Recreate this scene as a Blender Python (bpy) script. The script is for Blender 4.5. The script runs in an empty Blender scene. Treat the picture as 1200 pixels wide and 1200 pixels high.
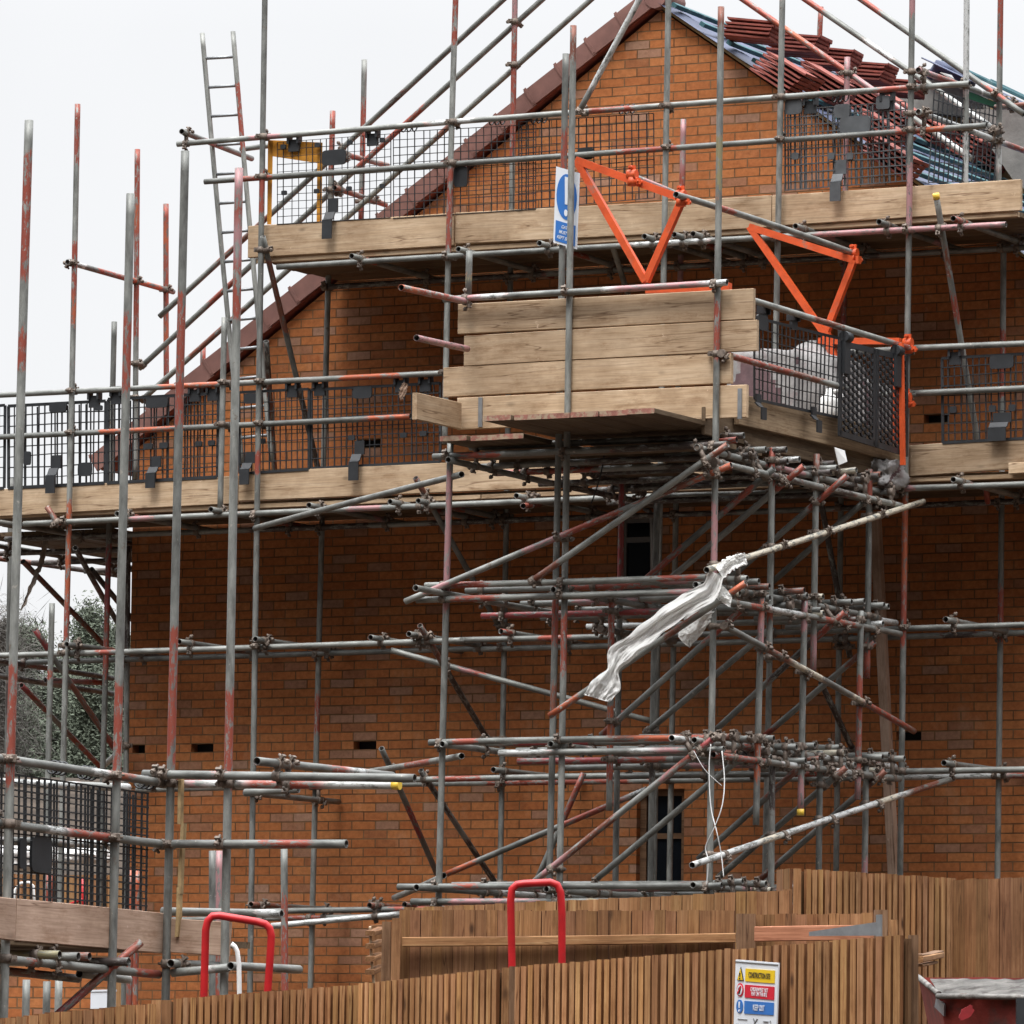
import bpy, bmesh, math, random
from mathutils import Vector, Matrix, Quaternion, geometry
from mathutils import noise as mnoise
R = math.radians
V = Vector
rng = random.Random(7)
scene = bpy.context.scene
COL = scene.collection

# ---------------------------------------------------------------- camera model
FPX = 6700.0
PITCH = math.atan(654 / FPX)
ROLL = R(0.69)
PSI = R(27)
CAM = V((0, 0, 1.5))
_f = V((0, math.cos(PITCH), math.sin(PITCH)))
_u = V((0, -math.sin(PITCH), math.cos(PITCH)))
_r = V((1, 0, 0))
FW = _f
UP = _u * math.cos(ROLL) - _r * math.sin(ROLL)
RT = _r * math.cos(ROLL) + _u * math.sin(ROLL)

def ray(px, py):
    return FW + RT * ((px - 600) / FPX) + UP * ((600 - py) / FPX)
# the gable wall: d runs along it to the right, n stands out of it
D = V((math.cos(PSI), -math.sin(PSI), 0))
N = V((-math.sin(PSI), -math.cos(PSI), 0))
Z = V((0, 0, 1))
O = CAM + ray(800, 150) * 47.2
O.z = 0

def P(px, py, w=0.0):
    r = ray(px, py)
    t = (w - (CAM - O).dot(N)) / r.dot(N)
    return CAM + r * t

def PU(px, py, u):
    r = ray(px, py)
    t = (u - (CAM - O).dot(D)) / r.dot(D)
    return CAM + r * t

def PD(px, py, depth):
    return CAM + ray(px, py) * depth

def W(u, v, w):
    return O + D * u + N * w + Z * v

def uvw(p):
    q = p - O
    return q.dot(D), p.z, q.dot(N)

def pix(p):
    q = p - CAM
    z = q.dot(FW)
    return 600 + FPX * q.dot(RT) / z, 600 - FPX * q.dot(UP) / z

def sstep(a, b, x):
    t = min(1, max(0, (x - a) / (b - a)))
    return t * t * (3 - 2 * t)

def ground(x, y):
    return 0.25 * sstep(12, 28, y) + 1.15 * sstep(30, 43, y) + 5.2 * sstep(58, 105, y)

# ---------------------------------------------------------------- materials
MATS = {}
def mat(name):
    m = bpy.data.materials.new(name); m.use_nodes = True
    MATS[name] = m
    nt = m.node_tree
    return m, nt, nt.nodes['Principled BSDF']

def nd(nt, t, **kw):
    n = nt.nodes.new(t)
    for k, v in kw.items():
        if k in n.inputs: n.inputs[k].default_value = v
        else: setattr(n, k, v)
    return n

def ramp(nt, pts, interp='LINEAR'):
    n = nt.nodes.new('ShaderNodeValToRGB'); cr = n.color_ramp; cr.interpolation = interp
    while len(cr.elements) < len(pts): cr.elements.new(0.5)
    for e, (p, c) in zip(cr.elements, pts):
        e.position = p; e.color = (c[0], c[1], c[2], 1) if len(c) == 3 else c
    return n

def simple(name, col, rough=0.6, metal=0.0, var=0.25, scale=6.0, bump=0.1, dirt=None, spec=0.5, cov=0.52):
    """base colour broken up by two noises, with a little bump"""
    m, nt, b = mat(name); L = nt.links.new
    tc = nd(nt, 'ShaderNodeTexCoord'); oi = nd(nt, 'ShaderNodeObjectInfo')
    mp = nd(nt, 'ShaderNodeVectorMath', operation='ADD'); L(tc.outputs['Object'], mp.inputs[0])
    sc = nd(nt, 'ShaderNodeVectorMath', operation='SCALE'); sc.inputs[0].default_value = (31, 17, 53)
    L(oi.outputs['Random'], sc.inputs['Scale']); L(sc.outputs[0], mp.inputs[1])
    n1 = nd(nt, 'ShaderNodeTexNoise', Scale=scale, Detail=5.0, Roughness=0.6); L(mp.outputs[0], n1.inputs['Vector'])
    lo = tuple(c * (1 - var) for c in col); hi = tuple(min(1, c * (1 + var)) for c in col)
    rp = ramp(nt, [(0.3, lo), (0.7, hi)]); L(n1.outputs['Fac'], rp.inputs[0])
    out = rp.outputs[0]
    if dirt:
        n2 = nd(nt, 'ShaderNodeTexNoise', Scale=scale * 0.6, Detail=7.0, Roughness=0.7)
        o2 = nd(nt, 'ShaderNodeVectorMath', operation='ADD'); o2.inputs[1].default_value = (9, 4, 2)
        L(mp.outputs[0], o2.inputs[0]); L(o2.outputs[0], n2.inputs['Vector'])
        r2 = ramp(nt, [(cov, (0, 0, 0)), (cov + .1, (1, 1, 1))]); L(n2.outputs['Fac'], r2.inputs[0])
        mx = nd(nt, 'ShaderNodeMix', data_type='RGBA'); L(r2.outputs[0], mx.inputs[0])
        L(out, mx.inputs[6]); mx.inputs[7].default_value = (*dirt, 1); out = mx.outputs[2]
    L(out, b.inputs['Base Color'])
    b.inputs['Roughness'].default_value = rough; b.inputs['Metallic'].default_value = metal
    b.inputs['Specular IOR Level'].default_value = spec
    if bump:
        n3 = nd(nt, 'ShaderNodeTexNoise', Scale=scale * 6, Detail=4.0); L(mp.outputs[0], n3.inputs['Vector'])
        bp = nd(nt, 'ShaderNodeBump', Strength=bump, Distance=0.01); L(n3.outputs['Fac'], bp.inputs['Height'])
        L(bp.outputs[0], b.inputs['Normal'])
    return m

def tube_material():
    m, nt, b = mat('scaffold_tube'); L = nt.links.new
    at = nd(nt, 'ShaderNodeAttribute', attribute_name='paint')
    tc = nd(nt, 'ShaderNodeTexCoord'); oi = nd(nt, 'ShaderNodeObjectInfo')
    mp = nd(nt, 'ShaderNodeVectorMath', operation='ADD'); L(tc.outputs['Object'], mp.inputs[0])
    sc = nd(nt, 'ShaderNodeVectorMath', operation='SCALE'); sc.inputs[0].default_value = (11, 27, 73)
    L(oi.outputs['Random'], sc.inputs['Scale']); L(sc.outputs[0], mp.inputs[1])
    st = nd(nt, 'ShaderNodeVectorMath', operation='MULTIPLY'); st.inputs[1].default_value = (1, 1, 0.30)
    L(mp.outputs[0], st.inputs[0])
    # galvanised grey, streaked
    n1 = nd(nt, 'ShaderNodeTexNoise', Scale=16.0, Detail=6.0, Roughness=0.65); L(st.outputs[0], n1.inputs['Vector'])
    g = ramp(nt, [(0.30, (0.095, 0.096, 0.088)), (0.5, (0.205, 0.21, 0.196)), (0.72, (0.32, 0.327, 0.305))])
    L(n1.outputs['Fac'], g.inputs[0])
    # per tube lighter or darker
    hs = nd(nt, 'ShaderNodeHueSaturation'); L(g.outputs[0], hs.inputs['Color'])
    mr = nd(nt, 'ShaderNodeMapRange'); mr.inputs[3].default_value = 0.72; mr.inputs[4].default_value = 1.2
    L(oi.outputs['Random'], mr.inputs[0]); L(mr.outputs[0], hs.inputs['Value'])
    # worn paint
    n2 = nd(nt, 'ShaderNodeTexNoise', Scale=34.0, Detail=9.0, Roughness=0.78); L(st.outputs[0], n2.inputs['Vector'])
    ad = nd(nt, 'ShaderNodeMath', operation='ADD'); L(at.outputs['Alpha'], ad.inputs[0]); L(n2.outputs['Fac'], ad.inputs[1])
    rp = ramp(nt, [(0.0, (0, 0, 0)), (1.0, (1, 1, 1))])
    m2 = nd(nt, 'ShaderNodeMapRange'); m2.inputs[1].default_value = 1.045; m2.inputs[2].default_value = 1.085
    L(ad.outputs[0], m2.inputs[0])
    mx = nd(nt, 'ShaderNodeMix', data_type='RGBA'); L(m2.outputs[0], mx.inputs[0])
    L(hs.outputs[0], mx.inputs[6]); L(at.outputs['Color'], mx.inputs[7])
    # rust and cement spots
    n3 = nd(nt, 'ShaderNodeTexNoise', Scale=9.0, Detail=9.0, Roughness=0.75); L(mp.outputs[0], n3.inputs['Vector'])
    r3 = ramp(nt, [(0.62, (0, 0, 0)), (0.70, (1, 1, 1))]); L(n3.outputs['Fac'], r3.inputs[0])
    m3 = nd(nt, 'ShaderNodeMix', data_type='RGBA'); L(r3.outputs[0], m3.inputs[0])
    L(mx.outputs[2], m3.inputs[6]); m3.inputs[7].default_value = (0.13, 0.085, 0.055, 1)
    # cement splashes
    n5 = nd(nt, 'ShaderNodeTexNoise', Scale=21.0, Detail=6.0, Roughness=0.7)
    o5 = nd(nt, 'ShaderNodeVectorMath', operation='ADD'); o5.inputs[1].default_value = (5, 8, 1); L(mp.outputs[0], o5.inputs[0]); L(o5.outputs[0], n5.inputs['Vector'])
    r5 = ramp(nt, [(0.645, (0, 0, 0)), (0.675, (1, 1, 1))]); L(n5.outputs['Fac'], r5.inputs[0])
    m5 = nd(nt, 'ShaderNodeMix', data_type='RGBA'); L(r5.outputs[0], m5.inputs[0]); L(m3.outputs[2], m5.inputs[6]); m5.inputs[7].default_value = (0.36, 0.34, 0.30, 1)
    L(m5.outputs[2], b.inputs['Base Color'])
    b.inputs['Roughness'].default_value = 0.5; b.inputs['Metallic'].default_value = 0.25
    bp = nd(nt, 'ShaderNodeBump', Strength=0.12, Distance=0.004); L(n2.outputs['Fac'], bp.inputs['Height']); L(bp.outputs[0], b.inputs['Normal'])
    return m

def timber(name, cols, grain=1.0, knots=True, rough=0.75, seam=None):
    """timber with the grain along local X"""
    m, nt, b = mat(name); L = nt.links.new
    tc = nd(nt, 'ShaderNodeTexCoord'); oi = nd(nt, 'ShaderNodeObjectInfo')
    mp = nd(nt, 'ShaderNodeVectorMath', operation='ADD'); L(tc.outputs['Object'], mp.inputs[0])
    sc = nd(nt, 'ShaderNodeVectorMath', operation='SCALE'); sc.inputs[0].default_value = (37, 19, 23)
    L(oi.outputs['Random'], sc.inputs['Scale']); L(sc.outputs[0], mp.inputs[1])
    st = nd(nt, 'ShaderNodeVectorMath', operation='MULTIPLY'); st.inputs[1].default_value = (0.5, 9 * grain, 9 * grain)
    L(mp.outputs[0], st.inputs[0])
    n1 = nd(nt, 'ShaderNodeTexNoise', Scale=3.0, Detail=6.0, Roughness=0.6, Distortion=0.6); L(st.outputs[0], n1.inputs['Vector'])
    rp = ramp(nt, [(0.25, cols[0]), (0.5, cols[1]), (0.75, cols[2])]); L(n1.outputs['Fac'], rp.inputs[0])
    # fine fibre
    sf = nd(nt, 'ShaderNodeVectorMath', operation='MULTIPLY'); sf.inputs[1].default_value = (2.0, 45, 45); L(mp.outputs[0], sf.inputs[0])
    nf = nd(nt, 'ShaderNodeTexNoise', Scale=2.0, Detail=4.0, Roughness=0.7); L(sf.outputs[0], nf.inputs['Vector'])
    rf = ramp(nt, [(0.32, (0.74, 0.71, 0.67)), (0.58, (1.06, 1.06, 1.06))]); L(nf.outputs['Fac'], rf.inputs[0])
    mf = nd(nt, 'ShaderNodeMix', data_type='RGBA', blend_type='MULTIPLY'); mf.inputs[0].default_value = 0.85
    L(rp.outputs[0], mf.inputs[6]); L(rf.outputs[0], mf.inputs[7]); rp = mf
    # dirt marks, long along the board
    sd2 = nd(nt, 'ShaderNodeVectorMath', operation='MULTIPLY'); sd2.inputs[1].default_value = (1.0, 3.0, 3.0); L(mp.outputs[0], sd2.inputs[0])
    ng = nd(nt, 'ShaderNodeTexNoise', Scale=3.4, Detail=9.0, Roughness=0.72); L(sd2.outputs[0], ng.inputs['Vector'])
    rg = ramp(nt, [(0.52, (1, 1, 1)), (0.66, (0.55, 0.45, 0.36))]); L(ng.outputs['Fac'], rg.inputs[0])
    mg = nd(nt, 'ShaderNodeMix', data_type='RGBA', blend_type='MULTIPLY'); mg.inputs[0].default_value = 0.6
    L(rp.outputs[2], mg.inputs[6]); L(rg.outputs[0], mg.inputs[7])
    # splits along the grain
    sp = nd(nt, 'ShaderNodeVectorMath', operation='MULTIPLY'); sp.inputs[1].default_value = (0.22, 5, 5); L(mp.outputs[0], sp.inputs[0])
    ns = nd(nt, 'ShaderNodeTexNoise', Scale=2.0, Detail=3.0, Roughness=0.5); L(sp.outputs[0], ns.inputs['Vector'])
    rs = ramp(nt, [(0.575, (1, 1, 1)), (0.583, (0.30, 0.22, 0.17)), (0.591, (1, 1, 1))]); L(ns.outputs['Fac'], rs.inputs[0])
    ms = nd(nt, 'ShaderNodeMix', data_type='RGBA', blend_type='MULTIPLY'); ms.inputs[0].default_value = 0.9
    L(mg.outputs[2], ms.inputs[6]); L(rs.outputs[0], ms.inputs[7]); mg = ms
    # cement and mud splashes
    nc = nd(nt, 'ShaderNodeTexNoise', Scale=13.0, Detail=7.0, Roughness=0.68); L(mp.outputs[0], nc.inputs['Vector'])
    rc = ramp(nt, [(0.66, (0, 0, 0)), (0.70, (1, 1, 1))]); L(nc.outputs['Fac'], rc.inputs[0])
    mc = nd(nt, 'ShaderNodeMix', data_type='RGBA'); L(rc.outputs[0], mc.inputs[0]); L(mg.outputs[2], mc.inputs[6]); mc.inputs[7].default_value = (cols[1][0] * 1.25, cols[1][1] * 1.3, cols[1][2] * 1.4, 1)
    if not name.startswith('fence'): mg = mc
    # broad staining
    n2 = nd(nt, 'ShaderNodeTexNoise', Scale=1.7, Detail=5.0, Roughness=0.65); L(mp.outputs[0], n2.inputs['Vector'])
    r2 = ramp(nt, [(0.35, (0.62, 0.58, 0.54)), (0.6, (1, 1, 1))]); L(n2.outputs['Fac'], r2.inputs[0])
    mu = nd(nt, 'ShaderNodeMix', data_type='RGBA', blend_type='MULTIPLY'); mu.inputs[0].default_value = 0.8
    L(mg.outputs[2], mu.inputs[6]); L(r2.outputs[0], mu.inputs[7])
    out = mu.outputs[2]
    if knots:
        s2 = nd(nt, 'ShaderNodeVectorMath', operation='MULTIPLY'); s2.inputs[1].default_value = (0.45, 1, 1); L(mp.outputs[0], s2.inputs[0])
        vo = nd(nt, 'ShaderNodeTexVoronoi', Scale=7.0); L(s2.outputs[0], vo.inputs['Vector'])
        r3 = ramp(nt, [(0.05, (1, 1, 1)), (0.16, (0, 0, 0))]); L(vo.outputs['Distance'], r3.inputs[0])
        n4 = nd(nt, 'ShaderNodeTexNoise', Scale=2.2); L(mp.outputs[0], n4.inputs['Vector'])
        r4 = ramp(nt, [(0.40 if name.startswith('fence') else 0.5, (0, 0, 0)), (0.52 if name.startswith('fence') else 0.62, (1, 1, 1))]); L(n4.outputs['Fac'], r4.inputs[0])
        mm = nd(nt, 'ShaderNodeMath', operation='MULTIPLY'); L(r3.outputs[0], mm.inputs[0]); L(r4.outputs[0], mm.inputs[1])
        m4 = nd(nt, 'ShaderNodeMix', data_type='RGBA'); L(mm.outputs[0], m4.inputs[0]); L(out, m4.inputs[6])
        m4.inputs[7].default_value = (*[c * 0.35 for c in cols[0]], 1); out = m4.outputs[2]
    hs = nd(nt, 'ShaderNodeHueSaturation'); L(out, hs.inputs['Color'])
    mr = nd(nt, 'ShaderNodeMapRange'); mr.inputs[3].default_value = 0.8; mr.inputs[4].default_value = 1.15
    L(oi.outputs['Random'], mr.inputs[0]); L(mr.outputs[0], hs.inputs['Value'])
    vc = nd(nt, 'ShaderNodeAttribute', attribute_name='tone')     # per-board tone and painted gap shade where one mesh holds many boards
    mv = nd(nt, 'ShaderNodeMix', data_type='RGBA', blend_type='MULTIPLY'); mv.inputs[0].default_value = 1.0
    L(hs.outputs[0], mv.inputs[6]); L(vc.outputs['Color'], mv.inputs[7])
    if name.startswith('fence'):
        L(mv.outputs[2], b.inputs['Base Color'])
    else:
        L(hs.outputs[0], b.inputs['Base Color'])
    b.inputs['Roughness'].default_value = rough; b.inputs['Specular IOR Level'].default_value = 0.25
    bp = nd(nt, 'ShaderNodeBump', Strength=0.25, Distance=0.004); L(n1.outputs['Fac'], bp.inputs['Height']); L(bp.outputs[0], b.inputs['Normal'])
    return m

def brick_material():
    m, nt, b = mat('brickwork'); L = nt.links.new
    tc = nd(nt, 'ShaderNodeTexCoord')
    # slightly wavy courses
    nw = nd(nt, 'ShaderNodeTexNoise', Scale=3.0, Detail=2.0); L(tc.outputs['Object'], nw.inputs['Vector'])
    sb = nd(nt, 'ShaderNodeVectorMath', operation='SUBTRACT'); L(nw.outputs['Color'], sb.inputs[0]); sb.inputs[1].default_value = (.5, .5, .5)
    ss = nd(nt, 'ShaderNodeVectorMath', operation='SCALE'); ss.inputs['Scale'].default_value = 0.008; L(sb.outputs[0], ss.inputs[0])
    av = nd(nt, 'ShaderNodeVectorMath', operation='ADD'); L(tc.outputs['Object'], av.inputs[0]); L(ss.outputs[0], av.inputs[1])
    br = nd(nt, 'ShaderNodeTexBrick', offset=0.5, offset_frequency=2, squash=1.0)
    for k, v in (('Scale', 1.0), ('Mortar Size', 0.0055), ('Mortar Smooth', 0.25), ('Bias', 0.0), ('Brick Width', 0.225), ('Row Height', 0.075)):
        br.inputs[k].default_value = v
    br.inputs['Color1'].default_value = (0, 0, 0, 1); br.inputs['Color2'].default_value = (1, 1, 1, 1); br.inputs['Mortar'].default_value = (.5, .5, .5, 1)
    L(av.outputs[0], br.inputs['Vector'])
    rp = ramp(nt, [(0.0, (0.41, 0.145, 0.05)), (0.25, (0.47, 0.172, 0.06)), (0.45, (0.43, 0.152, 0.055)), (0.60, (0.49, 0.195, 0.072)),
                   (0.72, (0.39, 0.13, 0.045)), (0.78, (0.43, 0.155, 0.055)), (0.86, (0.33, 0.13, 0.058)), (0.91, (0.35, 0.175, 0.105)), (1.0, (0.38, 0.22, 0.15))])
    L(br.outputs['Color'], rp.inputs[0])
    # mottled face of each brick
    n1 = nd(nt, 'ShaderNodeTexNoise', Scale=24.0, Detail=6.0, Roughness=0.65); L(tc.outputs['Object'], n1.inputs['Vector'])
    r1 = ramp(nt, [(0.3, (0.72, 0.70, 0.68)), (0.65, (1.08, 1.06, 1.04))]); L(n1.outputs['Fac'], r1.inputs[0])
    mu = nd(nt, 'ShaderNodeMix', data_type='RGBA', blend_type='MULTIPLY'); mu.inputs[0].default_value = 1.0
    L(rp.outputs[0], mu.inputs[6]); L(r1.outputs[0], mu.inputs[7])
    # broad weathering
    n2 = nd(nt, 'ShaderNodeTexNoise', Scale=0.9, Detail=4.0); L(tc.outputs['Object'], n2.inputs['Vector'])
    r2 = ramp(nt, [(0.35, (0.82, 0.8, 0.78)), (0.65, (1.05, 1.05, 1.05))]); L(n2.outputs['Fac'], r2.inputs[0])
    m2 = nd(nt, 'ShaderNodeMix', data_type='RGBA', blend_type='MULTIPLY'); m2.inputs[0].default_value = 1.0
    L(mu.outputs[2], m2.inputs[6]); L(r2.outputs[0], m2.inputs[7])
    # mortar smears and salts on the faces
    ne = nd(nt, 'ShaderNodeTexNoise', Scale=2.6, Detail=9.0, Roughness=0.7); se = nd(nt, 'ShaderNodeVectorMath', operation='MULTIPLY'); se.inputs[1].default_value = (1.0, .55, 1)
    L(tc.outputs['Object'], se.inputs[0]); L(se.outputs[0], ne.inputs['Vector'])
    re_ = ramp(nt, [(0.55, (0, 0, 0)), (0.75, (.5, .5, .5))]); L(ne.outputs['Fac'], re_.inputs[0])
    me_ = nd(nt, 'ShaderNodeMix', data_type='RGBA'); L(re_.outputs[0], me_.inputs[0]); L(m2.outputs[2], me_.inputs[6]); me_.inputs[7].default_value = (.42, .26, .165, 1); m2 = me_
    mx = nd(nt, 'ShaderNodeMix', data_type='RGBA'); L(br.outputs['Fac'], mx.inputs[0]); L(m2.outputs[2], mx.inputs[6])
    nm = nd(nt, 'ShaderNodeTexNoise', Scale=5.0, Detail=3.0); L(tc.outputs['Object'], nm.inputs['Vector'])
    rm = ramp(nt, [(0.35, (0.12, 0.06, 0.027)), (0.65, (0.21, 0.12, 0.06))]); L(nm.outputs['Fac'], rm.inputs[0])
    L(rm.outputs[0], mx.inputs[7])
    L(mx.outputs[2], b.inputs['Base Color'])
    b.inputs['Roughness'].default_value = 0.85; b.inputs['Specular IOR Level'].default_value = 0.2
    iv = nd(nt, 'ShaderNodeMath', operation='SUBTRACT'); iv.inputs[0].default_value = 1.0; L(br.outputs['Fac'], iv.inputs[1])
    a2 = nd(nt, 'ShaderNodeMath', operation='MULTIPLY_ADD'); L(n1.outputs['Fac'], a2.inputs[0]); a2.inputs[1].default_value = 0.3; L(iv.outputs[0], a2.inputs[2])
    bp = nd(nt, 'ShaderNodeBump', Strength=0.9, Distance=0.012); L(a2.outputs[0], bp.inputs['Height']); L(bp.outputs[0], b.inputs['Normal'])
    return m

M_TUBE = tube_material()
M_BRICK = brick_material()
M_BOARD = timber('scaffold_board', [(0.41, 0.285, 0.175), (0.50, 0.365, 0.24), (0.56, 0.43, 0.30)], grain=.7)
M_PLY = timber('pink_board', [(0.40, 0.275, 0.205), (0.48, 0.34, 0.26), (0.53, 0.38, 0.29)], grain=.7)
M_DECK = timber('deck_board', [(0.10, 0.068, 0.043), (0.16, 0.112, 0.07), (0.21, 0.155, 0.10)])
M_FENCE = timber('fence_board', [(0.23, 0.10, 0.04), (0.40, 0.205, 0.09), (0.50, 0.30, 0.15)], grain=2.0)
M_FENCE2 = timber('fence_board_dark', [(0.17, 0.075, 0.032), (0.29, 0.145, 0.066), (0.38, 0.21, 0.105)], grain=2.0)
M_POST = timber('post_timber', [(0.12, 0.065, 0.035), (0.22, 0.125, 0.07), (0.30, 0.18, 0.105)], grain=1.5)
M_CPL = simple('coupler_steel', (0.17, 0.135, 0.11), 0.6, 0.3, 0.5, 30, 0.3)
M_BLACK = simple('black_plastic', (0.022, 0.024, 0.027), 0.5, 0, 0.3, 8, 0.05)
M_DGREY = simple('grey_plastic', (0.075, 0.08, 0.085), 0.5, 0, 0.3, 8, 0.05)
M_YEL = simple('yellow_plastic', (0.62, 0.27, 0.03), 0.5, 0, 0.15, 6, 0.05)
M_CAP = simple('yellow_cap', (0.75, 0.50, 0.06), 0.4, 0, 0.1, 6, 0)
M_ORANGE = simple('orange_paint', (0.62, 0.085, 0.018), 0.5, 0, 0.2, 9, 0.1, dirt=(0.33, 0.15, 0.10), cov=.60)
M_RED = simple('red_paint', (0.46, 0.014, 0.017), 0.4, 0, 0.15, 8, 0.06, dirt=(0.22, 0.03, 0.03), cov=.62)
M_DAUB = simple('dull_red', (0.25, 0.010, 0.013), 0.6, 0, 0.3, 12, 0.1)
M_SKIP = simple('skip_red', (0.21, 0.028, 0.02), 0.65, 0.0, 0.4, 5, 0.4, dirt=(0.07, 0.035, 0.03), cov=.55)
M_RIM = simple('skip_rim', (0.19, 0.18, 0.165), 0.6, 0.2, 0.6, 9, 0.5, dirt=(0.06, 0.045, 0.038), cov=.5)
M_WHITE = simple('white_plastic', (0.80, 0.80, 0.785), 0.75, 0, 0.10, 5, 0.15, spec=.2)
M_BAG = simple('woven_bag', (0.26, 0.25, 0.245), 0.8, 0, 0.3, 7, 0.4, dirt=(.22, .17, .17), cov=.56)
M_MAROON = simple('maroon_print', (0.10, 0.055, 0.06), 0.7, 0, 0.3, 12, 0.1)
M_GALV = simple('galvanised', (0.26, 0.27, 0.28), 0.45, 0.5, 0.2, 12, 0.05)
M_TILE = simple('roof_tile', (0.25, 0.062, 0.045), 0.8, 0, 0.3, 14, 0.25)
M_VERGE = simple('verge_plastic', (0.235, 0.115, 0.095), 0.6, 0, 0.15, 8, 0.06)
M_MEMB = simple('roof_membrane', (0.062, 0.076, 0.135), 0.6, 0, 0.35, 4, 0.15)
M_TEAL = simple('treated_batten', (0.030, 0.105, 0.125), 0.7, 0, 0.3, 7, 0.15, dirt=(0.12, 0.20, 0.20))
M_DARK = simple('dark_void', (0.008, 0.008, 0.009), 0.6, 0, 0.2, 4, 0)
M_GLASS, _nt, _b = mat('window_glass'); _b.inputs['Base Color'].default_value = (0.006, 0.008, 0.011, 1); _b.inputs['Roughness'].default_value = 0.15; _b.inputs['Specular IOR Level'].default_value = 0.12  # near-black colour stands in for the unlit interior of the openings
M_FRAME = simple('window_frame_grey', (0.13, 0.13, 0.13), 0.4, 0, 0.1, 5, 0)
M_MORTAR = simple('grey_render', (0.20, 0.19, 0.175), 0.9, 0, 0.25, 6, 0.3)
M_OSB = simple('sheathing', (0.36, 0.25, 0.12), 0.8, 0, 0.3, 15, 0.2)
M_GREEN = simple('green_edge', (0.02, 0.14, 0.07), 0.6, 0, 0.2, 6, 0)
M_BLUE = simple('sign_blue', (0.035, 0.16, 0.48), 0.4, 0, 0.05, 6, 0)
M_SRED = simple('sign_red', (0.58, 0.02, 0.04), 0.4, 0, 0.05, 6, 0)
M_SYEL = simple('sign_yellow', (0.78, 0.52, 0.02), 0.4, 0, 0.05, 6, 0)
M_SWHITE = simple('sign_white', (0.70, 0.73, 0.77), 0.4, 0, 0.04, 6, 0)
M_INK = simple('sign_black', (0.03, 0.03, 0.025), 0.5, 0, 0.1, 6, 0)
M_BARK = simple('bark', (0.10, 0.085, 0.07), 0.9, 0, 0.3, 5, 0.2)
M_PINE = simple('pine_needles', (0.095, 0.112, 0.08), 0.95, 0, 0.35, 0.8, 0)
M_TWIG = simple('twigs', (0.10, 0.092, 0.082), 0.95, 0, 0.25, 2, 0)
M_EARTH = simple('bare_earth', (0.055, 0.042, 0.032), 0.9, 0, 0.4, 0.7, 0.6, dirt=(0.035, 0.027, 0.02), spec=.08)
M_STRAP = simple('debris_strap', (0.40, 0.33, 0.27), 0.7, 0, 0.3, 10, 0.1)
M_ROPE = simple('white_rope', (0.70, 0.70, 0.69), 0.7, 0, 0.1, 10, 0)
M_CREAM = None

# ---------------------------------------------------------------- object helpers
def link(name, me, m, parent=None, loc=None, rot=None):
    o = bpy.data.objects.new(name, me); COL.objects.link(o)
    if m is not None and not me.materials:
        for x in (m if isinstance(m, (list, tuple)) else [m]): me.materials.append(x)
    if loc is None: loc = V((0, 0, 0))
    if rot is not None:
        o.rotation_mode = 'QUATERNION'
    if parent is not None:
        o.parent = parent
        pm = parent_world(parent)
        full = Matrix.Translation(loc) @ (rot.to_matrix().to_4x4() if rot is not None else Matrix.Identity(4))
        l = pm.inverted() @ full
        o.location = l.to_translation()
        if rot is not None or parent.rotation_mode == 'QUATERNION':
            o.rotation_mode = 'QUATERNION'; o.rotation_quaternion = l.to_quaternion()
    else:
        o.location = loc
        if rot is not None: o.rotation_quaternion = rot
    return o

def parent_world(o):
    q = o.rotation_quaternion.to_matrix().to_4x4() if o.rotation_mode == 'QUATERNION' else o.rotation_euler.to_matrix().to_4x4()
    m = Matrix.Translation(o.location) @ q
    return parent_world(o.parent) @ m if o.parent else m

def tag(o, label, cat, group=None):
    o['label'] = label; o['category'] = cat; o['kind'] = 'thing'
    if group: o['group'] = group
    return o

def thing(name, label, cat, loc, group=None):
    o = bpy.data.objects.new(name, None); COL.objects.link(o); o.location = loc
    o.empty_display_size = 0.2
    return tag(o, label, cat, group)

def frame_rot(x, y):
    """rotation whose local X is along x and local Y is near y"""
    x = x.normalized(); z = x.cross(y).normalized(); y = z.cross(x)
    return Matrix((x, y, z)).transposed().to_quaternion()

def smooth(me):
    for p in me.polygons: p.use_smooth = True

def bm_mesh(bm, name):
    me = bpy.data.meshes.new(name); bm.to_mesh(me); bm.free(); return me

def add_box(bm, c, ax, ay, az, mi=0):
    """box round c with half vectors"""
    vs = []
    for i in (-1, 1):
        for j in (-1, 1):
            for k in (-1, 1):
                vs.append(bm.verts.new(c + ax * i + ay * j + az * k))
    fs = []
    for q in ((0, 1, 3, 2), (4, 6, 7, 5), (0, 4, 5, 1), (2, 3, 7, 6), (0, 2, 6, 4), (1, 5, 7, 3)):
        f = bm.faces.new([vs[i] for i in q]); f.material_index = mi; fs.append(f)
    return fs

def fix(bm):
    bmesh.ops.recalc_face_normals(bm, faces=bm.faces[:])

def add_rod(bm, p, q, r, n=8, mi=0, caps=True):
    ax = (q - p); 
    if ax.length < 1e-6: return
    ax = ax.normalized()
    t = V((0, 0, 1)) if abs(ax.z) < 0.9 else V((1, 0, 0))
    a = ax.cross(t).normalized(); b = ax.cross(a)
    r0 = []; r1 = []
    for i in range(n):
        an = 2 * math.pi * i / n
        o = (a * math.cos(an) + b * math.sin(an)) * r
        r0.append(bm.verts.new(p + o)); r1.append(bm.verts.new(q + o))
    for i in range(n):
        f = bm.faces.new((r0[i], r0[(i + 1) % n], r1[(i + 1) % n], r1[i])); f.smooth = True; f.material_index = mi
    if caps:
        bm.faces.new(r0[::-1]).material_index = mi; bm.faces.new(r1).material_index = mi

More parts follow.
